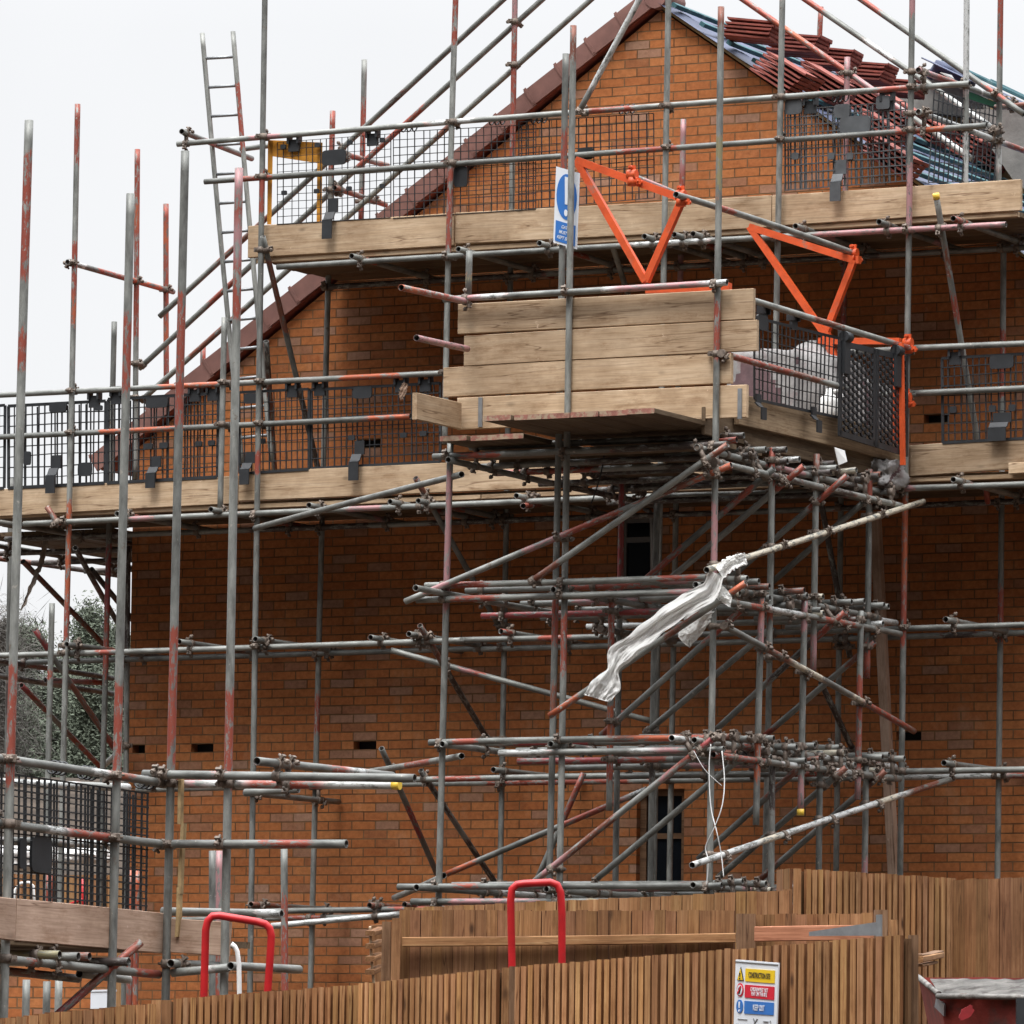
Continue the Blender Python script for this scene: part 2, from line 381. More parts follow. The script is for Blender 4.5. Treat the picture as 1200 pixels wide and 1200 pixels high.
def add_path(bm, pts, r, n=6, mi=0, rad=None):
    """swept tube along points"""
    rings = []
    k = len(pts)
    a = None
    for i, p in enumerate(pts):
        t = (pts[min(k - 1, i + 1)] - pts[max(0, i - 1)]).normalized()
        if a is None:
            ref = V((0, 0, 1)) if abs(t.z) < 0.9 else V((1, 0, 0))
            a = t.cross(ref).normalized()
        a = (a - t * a.dot(t)).normalized(); b = t.cross(a)
        rr = rad[i] if rad else r
        rings.append([bm.verts.new(p + (a * math.cos(2 * math.pi * j / n) + b * math.sin(2 * math.pi * j / n)) * rr) for j in range(n)])
    for i in range(k - 1):
        for j in range(n):
            f = bm.faces.new((rings[i][j], rings[i][(j + 1) % n], rings[i + 1][(j + 1) % n], rings[i + 1][j])); f.smooth = True; f.material_index = mi
    bm.faces.new(rings[0][::-1]).material_index = mi; bm.faces.new(rings[-1]).material_index = mi

# ---------------------------------------------------------------- scaffold tubes
TR = 0.02415
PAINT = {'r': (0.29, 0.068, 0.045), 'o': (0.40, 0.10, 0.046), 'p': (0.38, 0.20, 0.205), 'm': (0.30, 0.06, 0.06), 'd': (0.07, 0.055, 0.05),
         'c': (0.55, 0.50, 0.40), 'b': (0.20, 0.075, 0.05), 'w': (0.52, 0.53, 0.52), 'y': (0.25, 0.225, 0.13)}
STYLES = ['gggggggg', 'gggrgggg', 'gggggpgg', 'grgggggg', 'gggggggr', 'ggrrgggg', 'gggggrrg', 'gggggggg', 'ggggdggg', 'rggggggg', 'gggpgggr', 'ggggggbb', 'gggggggg']
BAYS = {}     # thing -> list of (p, q, object)

def tube(parent, part, p, q, paint=None, r=TR, caps=None, sides=12):
    ln = (q - p).length
    ax = (q - p) / ln
    if paint is None: paint = rng.choice(STYLES)
    k = max(3, min(72, int(ln / 0.12)))
    # paint string runs from p to q; section ends are jittered
    L_ = len(paint)
    bounds = [0.0] + [(i + rng.uniform(-0.25, 0.25)) / L_ for i in range(1, L_)] + [1.0]
    def pc(t):
        for i in range(L_):
            if t <= bounds[i + 1] + 1e-9: return paint[i]
        return paint[-1]
    me = bpy.data.meshes.new(part)
    vs, fs, cols = [], [], []
    def ring(z, rad, c, amt):
        s = len(vs)
        for i in range(sides):
            a = 2 * math.pi * i / sides
            vs.append((rad * math.cos(a), rad * math.sin(a), z)); 
            cols.append((*c, amt))
        return s
    def bridge(a, b):
        for i in range(sides):
            j = (i + 1) % sides
            fs.append((a + i, a + j, b + j, b + i))
    bow = rng.uniform(-1, 1) * min(0.012, 0.0012 * ln * ln)
    bdir = rng.uniform(0, 6.28)
    dark = (0.03, 0.025, 0.02)
    inn = min(0.35, ln * 0.3)
    seq = [(inn, r * 0.80, dark, 1.0), (0.0, r * 0.84, dark, 0.6)]
    for i in range(k + 1):
        t = i / k
        ch = pc(t)
        if ch == 'g': c, amt = (0.4, 0.12, 0.08), 0.36 + 0.06 * math.sin(t * 37 + ln * 9)
        else: c, amt = PAINT[ch], 0.60
        seq.append((t * ln, r, c, amt))
    seq += [(ln, r * 0.84, dark, 0.6), (ln - inn, r * 0.80, dark, 1.0)]
    prev = None
    for z, rad, c, amt in seq:
        s = ring(z, rad, c, amt)
        if prev is not None: bridge(prev, s)
        prev = s
    fs.append(tuple(range(sides))[::-1]); fs.append(tuple(range(prev, prev + sides)))
    for i, (x, y, z) in enumerate(vs):
        o = bow * 4 * (z / ln) * (1 - z / ln)
        vs[i] = (x + o * math.cos(bdir), y + o * math.sin(bdir), z)
    me.from_pydata(vs, [], fs); smooth(me)
    at = me.color_attributes.new('paint', 'FLOAT_COLOR', 'POINT')
    flat = [x for c in cols for x in c]; at.data.foreach_set('color', flat)
    o = link(part, me, M_TUBE, parent, p, V((0, 0, 1)).rotation_difference(ax))
    BAYS.setdefault(parent.name, []).append((p.copy(), q.copy(), o))
    if caps:
        for e, s in ((p, -1), (q, 1)):
            if ('p' if s < 0 else 'q') in caps:
                bm = bmesh.new(); add_rod(bm, e - ax * s * 0.03, e + ax * s * 0.015, r * 1.13, 12); 
                link('end_cap', bm_mesh(bm, 'end_cap'), M_CAP, o)
    return o

def add_collar(bm, c, ax, side, w=0.024, r=0.031):
    """one hinged collar with its bolt"""
    add_rod(bm, c - ax * w, c + ax * w, r, 10)
    t = ax.cross(side).normalized() if abs(ax.dot(side)) < 0.95 else ax.orthogonal().normalized()
    s2 = t.cross(ax).normalized()
    e = c + s2 * (r + 0.012)
    add_box(bm, e, ax * w * 0.75, t * 0.008, s2 * 0.018)
    add_rod(bm, e - t * 0.03, e + t * 0.055, 0.0085, 6)
    add_rod(bm, e + t * 0.028, e + t * 0.046, 0.016, 6)

def couplers(th, maxd=0.15, limit=100, extra=(), merge=.05):
    """a clamp wherever two tubes of one scaffold touch"""
    L_ = BAYS[th.name]
    spots = []
    for i in range(len(L_)):
        p1, q1, o1 = L_[i]
        for j in range(i + 1, len(L_)):
            p2, q2, o2 = L_[j]
            d1 = (q1 - p1); d2 = (q2 - p2)
            a1 = d1.normalized(); a2 = d2.normalized()
            if abs(a1.dot(a2)) > 0.97: continue
            r = geometry.intersect_line_line(p1, q1, p2, q2)
            if not r: continue
            c1, c2 = r
            t1 = (c1 - p1).dot(a1); t2 = (c2 - p2).dot(a2)
            if not (-0.02 < t1 < d1.length + 0.02 and -0.02 < t2 < d2.length + 0.02): continue
            if (c1 - c2).length > maxd: continue
            spots.append((c1, c2, a1, a2, o1))
    uniq = []
    for s in spots:
        m = (s[0] + s[1]) / 2
        if all((m - (x[0] + x[1]) / 2).length > merge for x in uniq): uniq.append(s)
    def seen(s):
        x, y = pix(s[0]); return -20 < x < 1220 and -20 < y < 1130
    vis = [s for s in uniq if seen(s)]; vis.sort(key=lambda s: -s[0].dot(N))
    rest = bmesh.new(); nrest = 0
    for k, s in enumerate(vis):
        c1, c2, a1, a2, o1 = s
        dv = (c2 - c1)
        side = dv.normalized() if dv.length > 0.01 else a1.cross(a2).normalized()
        bm = bmesh.new() if k < limit else rest
        add_collar(bm, c1, a1, (-side + a2 * rng.choice((-.8, .8))).normalized())
        add_collar(bm, c2, a2, (side + a1 * rng.choice((-.8, .8))).normalized())
        if dv.length > 0.05: add_rod(bm, c1, c2, 0.02, 6)
        if k < limit:
            fix(bm); link('coupler', bm_mesh(bm, 'coupler'), M_CPL, o1 if False else th)
        else: nrest += 1
    for c, a1, a2 in extra:
        add_collar(rest, c, a1, a2); add_collar(rest, c + a2 * 0.05, a2, a1); nrest += 1
    if nrest:
        fix(rest); o = link('coupler_cluster', bm_mesh(rest, 'coupler_cluster'), M_CPL, th); o['kind'] = 'stuff'
    else: rest.free()
    print('couplers', th.name, len(vis))

def board(parent, part, p, q, wide, thick, m=None, ends=None, bev=0.004):
    """plank from p to q (centre line); wide and thick are full-size vectors across it; grain along local X"""
    m = m or M_BOARD
    ln = (q - p).length; ax = (q - p) / ln
    rot = frame_rot(ax, wide)
    hw, ht = wide.length / 2, thick.length / 2
    bm = bmesh.new(); tone = bm.verts.layers.float_color.new('tone')
    n = max(2, int(ln / 0.4))
    warp = rng.uniform(-1, 1) * 0.006; tw = rng.uniform(-1, 1) * 0.004
    rings = []
    for i in range(n + 1):
        t = i / n; x = ln * t; wv = warp * math.sin(t * 3.1) + tw * (t - .5)
        b = bev
        prof = [(-hw + b, -ht), (hw - b, -ht), (hw, -ht + b), (hw, ht - b), (hw - b, ht), (-hw + b, ht), (-hw, ht - b), (-hw, -ht + b)]
        rings.append([bm.verts.new((x, y + wv, z + wv * 0.6)) for y, z in prof])
    for i in range(n):
        for j in range(8):
            bm.faces.new((rings[i][j], rings[i][(j + 1) % 8], rings[i + 1][(j + 1) % 8], rings[i + 1][j]))
    f0 = bm.faces.new(rings[0][::-1]); f1 = bm.faces.new(rings[-1])
    for v in bm.verts: v[tone] = (.95, .95, .95, 1)
    if ends is not None: f0.material_index = 1; f1.material_index = 1
    fix(bm)
    me = bm_mesh(bm, part)
    me.materials.append(m)
    if ends is not None: me.materials.append(ends)
    return link(part, me, None, parent, p, rot)

def toe(parent, x0, yt0, yb0, x1, yt1, yb1, w, m=None, part='toe_board', thick=0.038, plane='w'):
    f = (lambda x, y: P(x, y, w)) if plane == 'w' else (lambda x, y: PU(x, y, w))
    a, b, c, d_ = f(x0, yt0), f(x0, yb0), f(x1, yt1), f(x1, yb1)
    p, q = (a + b) / 2, (c + d_) / 2
    hgt = ((a - b) + (c - d_)) / 2
    tv = (N if plane == 'w' else D) * thick
    return board(parent, part, p, q, Z * hgt.length, tv, m)
# ================================================================ HOUSE
APX = P(775, 8, 0.0); uA, vA, _ = uvw(APX)
LOW = P(117, 560, 0.0); uL0, vL0, _ = uvw(LOW)
TANP = (vA - vL0) / (uA - uL0); PIT = math.atan(TANP)
uLw = uvw(P(152, 800, 0))[0]            # left corner of the brickwork
uRw = 2 * uA - uLw
GZ = ground(*(W(uA, 0, 0).to_tuple()[:2])) - 0.3
HD = 9.0                                 # depth of the house
vrk = lambda u: vA - abs(u - uA) * TANP
print('roof pitch', math.degrees(PIT), 'apex', vA, 'left', uLw, 'eave v', vrk(uLw), 'GZ', GZ)

house = thing('brick_house', 'new orange brick gable house behind the scaffolding, roof half tiled', 'house', W(uA, GZ, 0))
WROT = frame_rot(D, Z)                   # local X = along wall, Y = up, Z = out of the wall
def rect_px(x0, y0, x1, y1):
    a = uvw(P(x0, y0, 0)); b = uvw(P(x1, y1, 0))
    return min(a[0], b[0]), min(a[1], b[1]), max(a[0], b[0]), max(a[1], b[1])
def snap(u0, v0, u1, v1):
    return u0, v0, u1, v1
holes = []
vents = [(163, 878), (237, 876.5), (426, 873.5), (1058, 863), (436, 515), (1086, 486)]
BW, BH = 0.225, 0.075
# local origin of the wall: on the courses, so that each vent is one brick left out
uo, vo, _ = uvw(P(237, 876.5, 0))
worg = W(uo - BW / 2, vo - BH / 2, 0)
def loc(u, v): return (u - (uo - BW / 2), v - (vo - BH / 2))
for x, y in vents:
    u, v, _ = uvw(P(x, y, 0)); lu, lv = loc(u, v)
    row = round((lv - BH / 2) / BH); off = 0.5 * BW if row % 2 else 0.0
    colm = round((lu - BW / 2 - off) / BW)
    a = colm * BW + off; b = row * BH
    b_r = a + BW - 0.003; a = max(a, loc(uLw, 0)[0] + .035)
    holes.append((a + 0.003, b + 0.003, b_r, b + BH - 0.003, 0.11))
wins = [rect_px(722, 697, 768, 603), rect_px(745, 1062, 802, 924)]
for (u0, v0, u1, v1) in wins:
    a, b = loc(u0, v0); c, d_ = loc(u1, v1); holes.append((a, b, c, d_, 0.10))
outer = [(uLw, GZ), (uRw, GZ), (uRw, vrk(uRw) - 0.02), (uA, vA - 0.03), (uLw, vrk(uLw) - 0.02)]
outer = [loc(*p) for p in outer]
loops = [[V((x, y, 0)) for x, y in outer]] + [[V((a, b, 0)), V((a, d_, 0)), V((c, d_, 0)), V((c, b, 0))] for a, b, c, d_, _ in holes]
tris = geometry.tessellate_polygon(loops)
flatv = [p for l in loops for p in l]
bm = bmesh.new()
vs = [bm.verts.new(p) for p in flatv]
for t in tris:
    try: bm.faces.new([vs[i] for i in t])
    except ValueError: pass
for f in bm.faces:
    f.normal_update()
    if f.normal.z < 0: f.normal_flip()
k = len(outer)
for a, b, c, d_, dep in holes:
    ring = [(a, b), (a, d_), (c, d_), (c, b)]
    for i in range(4):
        p, q = ring[i], ring[(i + 1) % 4]
        bm.faces.new([bm.verts.new((p[0], p[1], 0)), bm.verts.new((q[0], q[1], 0)), bm.verts.new((q[0], q[1], -dep)), bm.verts.new((p[0], p[1], -dep))])
link('gable_wall', bm_mesh(bm, 'gable_wall'), M_BRICK, house, worg, WROT)
# side and rear walls, with reveal backs set behind the openings
def wall_quad(name, pts, org, rot, m):
    bm = bmesh.new(); bm.faces.new([bm.verts.new(p) for p in pts]); return link(name, bm_mesh(bm, name), m, house, org, rot)
eh = vrk(uLw) - GZ
wall_quad('side_wall', [(0, 0, 0), (HD, 0, 0), (HD, eh - .03, 0), (0, eh - .03, 0)], W(uLw, GZ, -HD), frame_rot(N, Z), M_BRICK)
wall_quad('side_wall', [(0, 0, 0), (HD, 0, 0), (HD, eh - .03, 0), (0, eh - .03, 0)], W(uRw, GZ, 0), frame_rot(-N, Z), M_BRICK)
wall_quad('rear_wall', [(0, 0, 0), (uRw - uLw, 0, 0), (uRw - uLw, eh, 0), ((uRw - uLw) / 2, vA - GZ - .03, 0), (0, eh, 0)], W(uRw, GZ, -HD), frame_rot(-D, Z), M_BRICK)
# near-black plate painting the shade of the cavity behind each missing brick
for a, b, c, d_, dep in holes[:len(vents)]:
    bm = bmesh.new(); add_box(bm, V(((a + c) / 2, (b + d_) / 2, -dep - 0.02)), V(((c - a) / 2 + .02, 0, 0)), V((0, (d_ - b) / 2 + .02, 0)), V((0, 0, 0.015))); fix(bm)
    link('vent_opening', bm_mesh(bm, 'vent_opening'), M_DARK, house, worg, WROT)
# rubble on the sill of one vent
# windows
for (a, b, c, d_, dep), kind in zip(holes[len(vents):], ('upper', 'lower')):
    fw = 0.055
    bm = bmesh.new()
    z = -dep + 0.0
    cx, cy = (a + c) / 2, (b + d_) / 2; hx, hy = (c - a) / 2, (d_ - b) / 2
    add_box(bm, V((a + fw / 2, cy, z)), V((fw / 2, 0, 0)), V((0, hy - .002, 0)), V((0, 0, .03)))
    add_box(bm, V((c - fw / 2, cy, z)), V((fw / 2, 0, 0)), V((0, hy - .002, 0)), V((0, 0, .03)))
    add_box(bm, V((cx, d_ - fw / 2, z)), V((hx - fw, 0, 0)), V((0, fw / 2, 0)), V((0, 0, .029)))
    add_box(bm, V((cx, b + fw / 2, z)), V((hx - fw, 0, 0)), V((0, fw / 2, 0)), V((0, 0, .029)))
    tr = b + (d_ - b) * (0.70 if kind == 'upper' else 0.60)
    add_box(bm, V((cx, tr, z)), V((hx - fw, 0, 0)), V((0, .022, 0)), V((0, 0, .028)))
    fix(bm)
    win = link('window', bm_mesh(bm, 'window'), M_FRAME if kind == 'upper' else M_POST, house, worg, WROT)
    org = parent_world(win)
    for y0, y1 in ((b + fw, tr - .022), (tr + .022, d_ - fw)):
        bm = bmesh.new(); add_box(bm, V((cx, (y0 + y1) / 2, z)), V((hx - fw, 0, 0)), V((0, (y1 - y0) / 2, 0)), V((0, 0, .008))); fix(bm)
        link('pane', bm_mesh(bm, 'pane'), M_GLASS, win, worg, WROT)

# roof: two slopes, slope frame s (down) and w
SL = D * math.cos(PIT) - Z * math.sin(PIT)      # down the right slope
SLl = -D * math.cos(PIT) - Z * math.sin(PIT)
NR = D * math.sin(PIT) + Z * math.cos(PIT)
NL = -D * math.sin(PIT) + Z * math.cos(PIT)
RA = W(uA, vA + 0.02, 0)
SLEN = (uRw - uA) / math.cos(PIT) + 0.35
def slab(name, org, sl, nr, m, w0, w1, s0, s1, th):
    bm = bmesh.new()
    c = org + sl * (s0 + s1) / 2 + N * (w0 + w1) / 2 + nr * (th / 2)
    add_box(bm, V((0, 0, 0)), sl * (s1 - s0) / 2, N * (w1 - w0) / 2, nr * th / 2); fix(bm)
    return link(name, bm_mesh(bm, name), m, house, c)
roof = slab('roof', RA, SLl, NL, M_TILE, -HD - .05, 0.06, 0.0, SLEN, 0.10)
# membrane on the open slope, sagging between the rafters
bm = bmesh.new()
ns, nw = 64, 60
g = []
for i in range(ns + 1):
    row = []
    for j in range(nw + 1):
        s = SLEN * i / ns; w = 0.085 - (HD + .15) * j / nw
        rip = 0.018 * math.sin(j * 1.25) * math.sin(i * 1.1) + 0.012 * mnoise.noise(V((s * 3, w * 3, 1)))
        edge = 0.045 * mnoise.noise(V((s * 2.3, 5, 0))) if j == 0 else 0
        p = SL * s + N * (w + edge) + NR * (0.02 + rip - (0.012 if j == 0 else 0))
        row.append(bm.verts.new(p))
    g.append(row)
for i in range(ns):
    for j in range(nw):
        f = bm.faces.new((g[i][j], g[i + 1][j], g[i + 1][j + 1], g[i][j + 1])); f.smooth = True
fix(bm)
link('membrane', bm_mesh(bm, 'membrane'), M_MEMB, house, RA)
slab('sarking', RA, SL, NR, M_OSB, -HD, 0.045, 0.05, SLEN, -0.022)
s = 0.16
while s < SLEN - .05:
    b0 = RA + SL * s + N * (0.13 + rng.uniform(-.05, .05)) + NR * 0.066
    b1 = RA + SL * s + N * (-HD) + NR * 0.066
    board(house, 'batten', b0, b1, SL * 0.05, NR * 0.036, M_TEAL)
    s += 0.30
# plastic verge caps up the left slope
nv = 19
vl = SLEN / nv
for i in range(nv):
    s0 = i * vl
    bm = bmesh.new()
    lift = 0.012
    a = RA + SLl * (s0 - 0.0) + NL * 0.155; b_ = RA + SLl * (s0 + vl + .03) + NL * (0.155 + lift)
    dn = -NL * 0.155
    front = 0.075; back = -0.06
    pts = []
    for base in (a, b_):
        for off, w in ((0, front), (1, front), (1, front - .02), (0, back)):
            pts.append(base + dn * off + N * (w + (0.006 if base is b_ else 0)))
    o0 = a
    vsx = [bm.verts.new(p - o0) for p in pts]
    for q in ((0, 1, 5, 4), (1, 2, 6, 5), (2, 3, 7, 6), (3, 0, 4, 7), (3, 2, 1, 0), (4, 5, 6, 7)):
        bm.faces.new([vsx[i2] for i2 in q])
    # raised lip at the lower end
    add_box(bm, (b_ - o0) + dn * 0.42 + N * (front + .004) - SLl * 0.02, SLl * 0.014, dn * 0.5, N * 0.005)
    fix(bm)
    link('verge_cap', bm_mesh(bm, 'verge_cap'), M_VERGE, house, o0)
# ridge end cap
bm = bmesh.new()
add_rod(bm, N * 0.085, N * -0.3, 0.10, 12); fix(bm)
link('ridge_cap', bm_mesh(bm, 'ridge_cap'), M_VERGE, house, RA + NL * 0.06 + NR * .03 - Z * 0.02)

# -------- the lower roof beyond the right slope: grey cheek, boarded gable, membrane
def PW(x, y, w): return P(x, y, w)
far = thing('neighbouring_roof', 'unfinished blue-membraned roof with grey cheek beyond the tile stacks', 'roof', W(uvw(P(1150, 130, -4.0))[0], 0, -4.0))
w0, w1 = -3.6, -7.5
def prism(name, pts, w, dw, m, parent):
    a = [P(x, y, w) for x, y in pts]
    c = sum(a, V()) / len(a)
    bm = bmesh.new()
    f = [bm.verts.new(p - c) for p in a]; g2 = [bm.verts.new(p - c - N * dw) for p in a]
    bm.faces.new(f); bm.faces.new(g2[::-1])
    for i in range(len(a)): bm.faces.new((f[i], f[(i + 1) % len(a)], g2[(i + 1) % len(a)], g2[i]))
    fix(bm)
    return link(name, bm_mesh(bm, name), m, parent, c)
prism('cheek', [(1030, 120), (1078, 84), (1092, 80), (1150, 112), (1155, 140), (1060, 128)], -3.6, 0.3, M_MORTAR, far)
prism('boarded_gable', [(1098, 104), (1180, 112), (1230, 150), (1230, 300), (1140, 300), (1098, 122)], -3.75, 0.2, M_OSB, far)
prism('render_panel', [(1130, 128), (1205, 128), (1230, 165), (1230, 240), (1190, 215)], -3.3, 0.2, M_MORTAR, far)
rr0, rr1 = P(1112, 84, -3.9), P(1245, 146, -3.9)
ax = (rr1 - rr0).normalized(); up = N.cross(ax).normalized(); up = up if up.z > 0 else -up
for k in range(6):
    o_ = rr0 + up * (0.02 + 0.05 * (k % 2)) + N * 0.5 - N * 0.28 * k
    bx = board(far, 'batten' if k % 2 else 'membrane_strip', o_, o_ + ax * (rr1 - rr0).length, N * (0.05 if k % 2 else 0.30), up * (0.03 if k % 2 else 0.012), M_TEAL if k % 2 else M_MEMB)
board(far, 'fascia', P(1135, 111, -3.4), P(1180, 129, -3.4), up * 0.06, N * 0.03, M_GREEN)
bm = bmesh.new()
pp = [P(1088, 92, -3.55), P(1100, 77, -3.55), P(1118, 82, -3.55), P(1128, 92, -3.55), P(1140, 101, -3.55)]
for i in range(len(pp) - 1):
    for j in range(2): pass
add_path(bm, [p - pp[2] for p in pp], 0.06, 7, rad=[.03, .06, .05, .07, .04]); link('loose_membrane', bm_mesh(bm, 'loose_membrane'), M_MEMB, far, pp[2])

# -------- stacks of roof tiles loaded out on the right slope
def roof_hit(px, py, h):
    o = RA + NR * h; r = ray(px, py); t = (o - CAM).dot(NR) / r.dot(NR); p = CAM + r * t
    q = p - RA
    return q.dot(SL), q.dot(N)
def tile_mesh():
    bm = bmesh.new()
    L_, B_ = 0.42, 0.33
    # interlocking slab: two flat pans, lapping edge, thick nose; local X down the slope, Y across
    prof = [(-B_ / 2, 0), (-B_ / 2, .026), (-B_ / 2 + .03, .030), (-B_ / 2 + .045, .022), (-.012, .022), (0, .029), (.012, .022), (B_ / 2 - .03, .022), (B_ / 2 - .02, .016), (B_ / 2, .016), (B_ / 2, 0), (B_ / 2 - .02, .002)]
    rings = []
    for x, dz, sc in ((-L_ / 2, 0, 1), (-L_ / 2 + .01, 0.004, 1), (L_ / 2 - .03, 0.0, 1), (L_ / 2 - .004, -0.002, 1), (L_ / 2, -0.010, 1)):
        rings.append([bm.verts.new((x, y, z + dz)) for y, z in prof])
    n = len(prof)
    for i in range(len(rings) - 1):
        for j in range(n):
            bm.faces.new((rings[i][j], rings[i][(j + 1) % n], rings[i + 1][(j + 1) % n], rings[i + 1][j]))
    bm.faces.new(rings[0][::-1]); bm.faces.new(rings[-1])
    fix(bm)
    return bm_mesh(bm, 'roof_tile')
TILE = tile_mesh()
TROT = frame_rot(SL, N)
ORD = ['topmost', 'second from top', 'third from top', 'fourth from top', 'fifth from top', 'sixth from top', 'seventh from top']
stacks = [ # base in the photo, count, yaw, words
    (872, 57, 5, 8, 'top-row stack nearest the gable peak'),
    (925, 73, 5, 5, 'second top-row stack from the peak'),
    (964, 89, 5, 10, 'third top-row stack from the peak'),
    (1005, 105, 5, 4, 'fourth top-row stack from the peak'),
    (1043, 120, 4, 9, 'fifth top-row stack from the peak'),
    (1085, 135, 4, 6, 'top-row stack at the far end'),
    (913, 98, 6, -6, 'lower-row stack nearest the gable edge'),
    (957, 108, 6, -3, 'second lower-row stack from the gable'),
    (1000, 123, 6, -7, 'third lower-row stack from the gable'),
    (1040, 139, 6, -2, 'fourth lower-row stack from the gable'),
    (1078, 155, 5, -5, 'fifth lower-row stack from the gable'),
    (1022, 164, 6, 5, 'upper stack behind the grey mesh'),
    (1040, 192, 5, 3, 'lower stack behind the grey mesh'),
    (1116, 173, 6, 6, 'stack beyond the mesh, left of two'),
    (1153, 187, 5, 2, 'stack beyond the mesh, right of two'),
]
for px_, py_, cnt, yaw, words in stacks:
    s_, w_ = roof_hit(px_, py_, 0.10)
    print('stack', words, round(s_, 2), round(w_, 2))
    top = 'top-row' in words
    tilt = R(27 if top else 2)
    upv = (Quaternion(N, tilt) @ NR)
    for k in range(cnt):
        q = Quaternion(upv, R(yaw + rng.uniform(-3, 3))) @ Quaternion(N, tilt + R(rng.uniform(-.8, .8))) @ TROT
        p = RA + SL * s_ + N * (w_ + rng.uniform(-.008, .008) + k * 0.003) + NR * (0.205 if top else 0.10) + upv * (k * 0.0385) + SL * (k * .012 + rng.uniform(-.006, .006))
        o = bpy.data.objects.new('roof_tile', TILE); COL.objects.link(o)
        if not TILE.materials: TILE.materials.append(M_TILE)
        o.location = p; o.rotation_mode = 'QUATERNION'; o.rotation_quaternion = q
        tag(o, 'red-brown tile, %s in the %s' % (ORD[cnt - 1 - k], words), 'roof tile', 'roof tiles stacked on the open slope')

# grey service pipe bent at its head beside the upper window
pp = [P(765, 690, .06), P(764.5, 620, .06), P(764, 606, .06), P(761, 599, .06), P(755, 596, .05)]
bm = bmesh.new(); add_path(bm, [p - pp[0] for p in pp], .02, 8); fix(bm); link('bent_pipe', bm_mesh(bm, 'bent_pipe'), M_GALV, house, pp[0])
for (a, b, c, d_, dep) in holes[len(vents):]:       # sloping brick-on-edge sill
    bm = bmesh.new(); add_box(bm, V(((a + c) / 2, b - .022, .01)), V(((c - a) / 2 + .06, 0, 0)), V((0, .02, 0)), V((0, 0, .03))); fix(bm)
    link('window_sill', bm_mesh(bm, 'window_sill'), M_MORTAR, house, worg, WROT)
# ================================================================ GABLE SCAFFOLD
gs = thing('gable_scaffold', 'grey and red tube scaffold with timber decks wrapped round the brick gable', 'scaffold', W(uvw(P(300, 900, 1.5))[0], GZ, 1.5))
WO, WI = 1.5, 0.35
RAIL = WO - 0.052
def T(part, x0, y0, w0, x1, y1, w1, paint=None, th=None, **k):
    return tube(th or gs, part, P(x0, y0, w0), P(x1, y1, w1), paint, **k)
def to_ground(p, q):
    a = (q - p).normalized()
    for _ in range(6):
        g_ = ground(q.x, q.y)
        q = p + a * ((p.z - g_) / -a.z)
    return q
def STD(x0, y0, x1, y1, w, paint=None, th=None, foot=True, **k):
    p, q = P(x0, y0, w), P(x1, y1, w)
    if foot:
        l0 = (q - p).length; q = to_ground(p, q)
        if paint: paint += 'g' * max(0, round(len(paint) * ((q - p).length / l0 - 1)))
    return tube(th or gs, 'standard', p, q, paint, **k)
def transom(x, y, w, ln, th=None, paint=None, part='transom', up=0.0):
    p = P(x, y, w); return tube(th or gs, part, p, p - N * ln + Z * up, paint)
# outer standards
STD(311, -40, 293, 1160, WO, 'ggggrggggrggggggggg')
STD(536, -60, 521, 520, WO, 'rrrggggrrrgggggg', foot=False)
STD(784, -40, 766, 1040, WO, 'gggggggggggg')
STD(918, -60, 896, 1040, WO, 'wgggggggggggg')
STD(1070, -60, 1055, 1025, WO, 'wpgggppggggggoorrggggg')
STD(91, 122, 72, 940, WO, 'rrggrrogggggooorggggg')
STD(61, 707, 57, 900, WO + .45, 'gggrgggg')
T('standard', 263, 372, WO + .05, 258, 598, WO + .05, 'gggg')
# inner standards
STD(390, 130, 364, 1158, WI, 'rggggggdgggrgggg')
STD(604, -30, 586, 1030, WI, 'prrgggggggggggg')
STD(801, 140, 785, 1030, WI, 'prppgggggggggggg')
STD(993, 67, 980, 1030, WI, 'ppprrmggggggggg')
STD(1176, 282, 1168, 1025, WI, 'ggrrgwggrrggggg')
STD(427, 70, 423, 262, -.25, 'ggrrrgrr', foot=False)
STD(150, 640, 146, 1060, WI, 'ddgggg')
STD(161, 175, 158, 562, .42, 'rorrggg', foot=False)
STD(194.5, 239, 195, 452, -.08, 'rorrrorr', foot=False)
STD(134, 377, 120, 905, .75, 'ggpgggggmmrrrggg')
T('standard', 238, 405, -.6, 237, 520, -.6, 'rrr')
T('standard', 962, 8, -4.0, 958, 100, -4.0, 'rrr')
T('standard', 1133, -40, .75, 1131, 230, .75, 'wwgw')
T('standard', 1173, -40, .15, 1170, 230, .15, 'rrrggwg')
STD(13, 560, 8, 900, WO - 2.2, 'ggggdg')
# top lift rails
T('guard_rail', 208, 169, RAIL, 1136, 98, RAIL, 'ggpggggwgggrggggggrg')
T('guard_rail', 240, 213, RAIL, 1156, 147, RAIL, 'grgggggggggggrrggggggrog')
T('ledger', 325, 313, WO + .052, 1179, 263, WO + .052, 'ggggggggwwggpppp')
pi_ = P(325, 313, WO + .052); pq = P(1179, 263, WO + .052)
tube(gs, 'ledger', pi_ - N * 1.15 - D * .2 - Z * .01, pq - N * 1.15 - Z * .01, 'dddggdddgg')
for x, y in ((412, 300), (537, 292), (632, 285), (755, 277), (790, 275), (812, 274), (932, 265), (1030, 260), (1117, 256)):
    transom(x, y, WO + .22, 1.7)
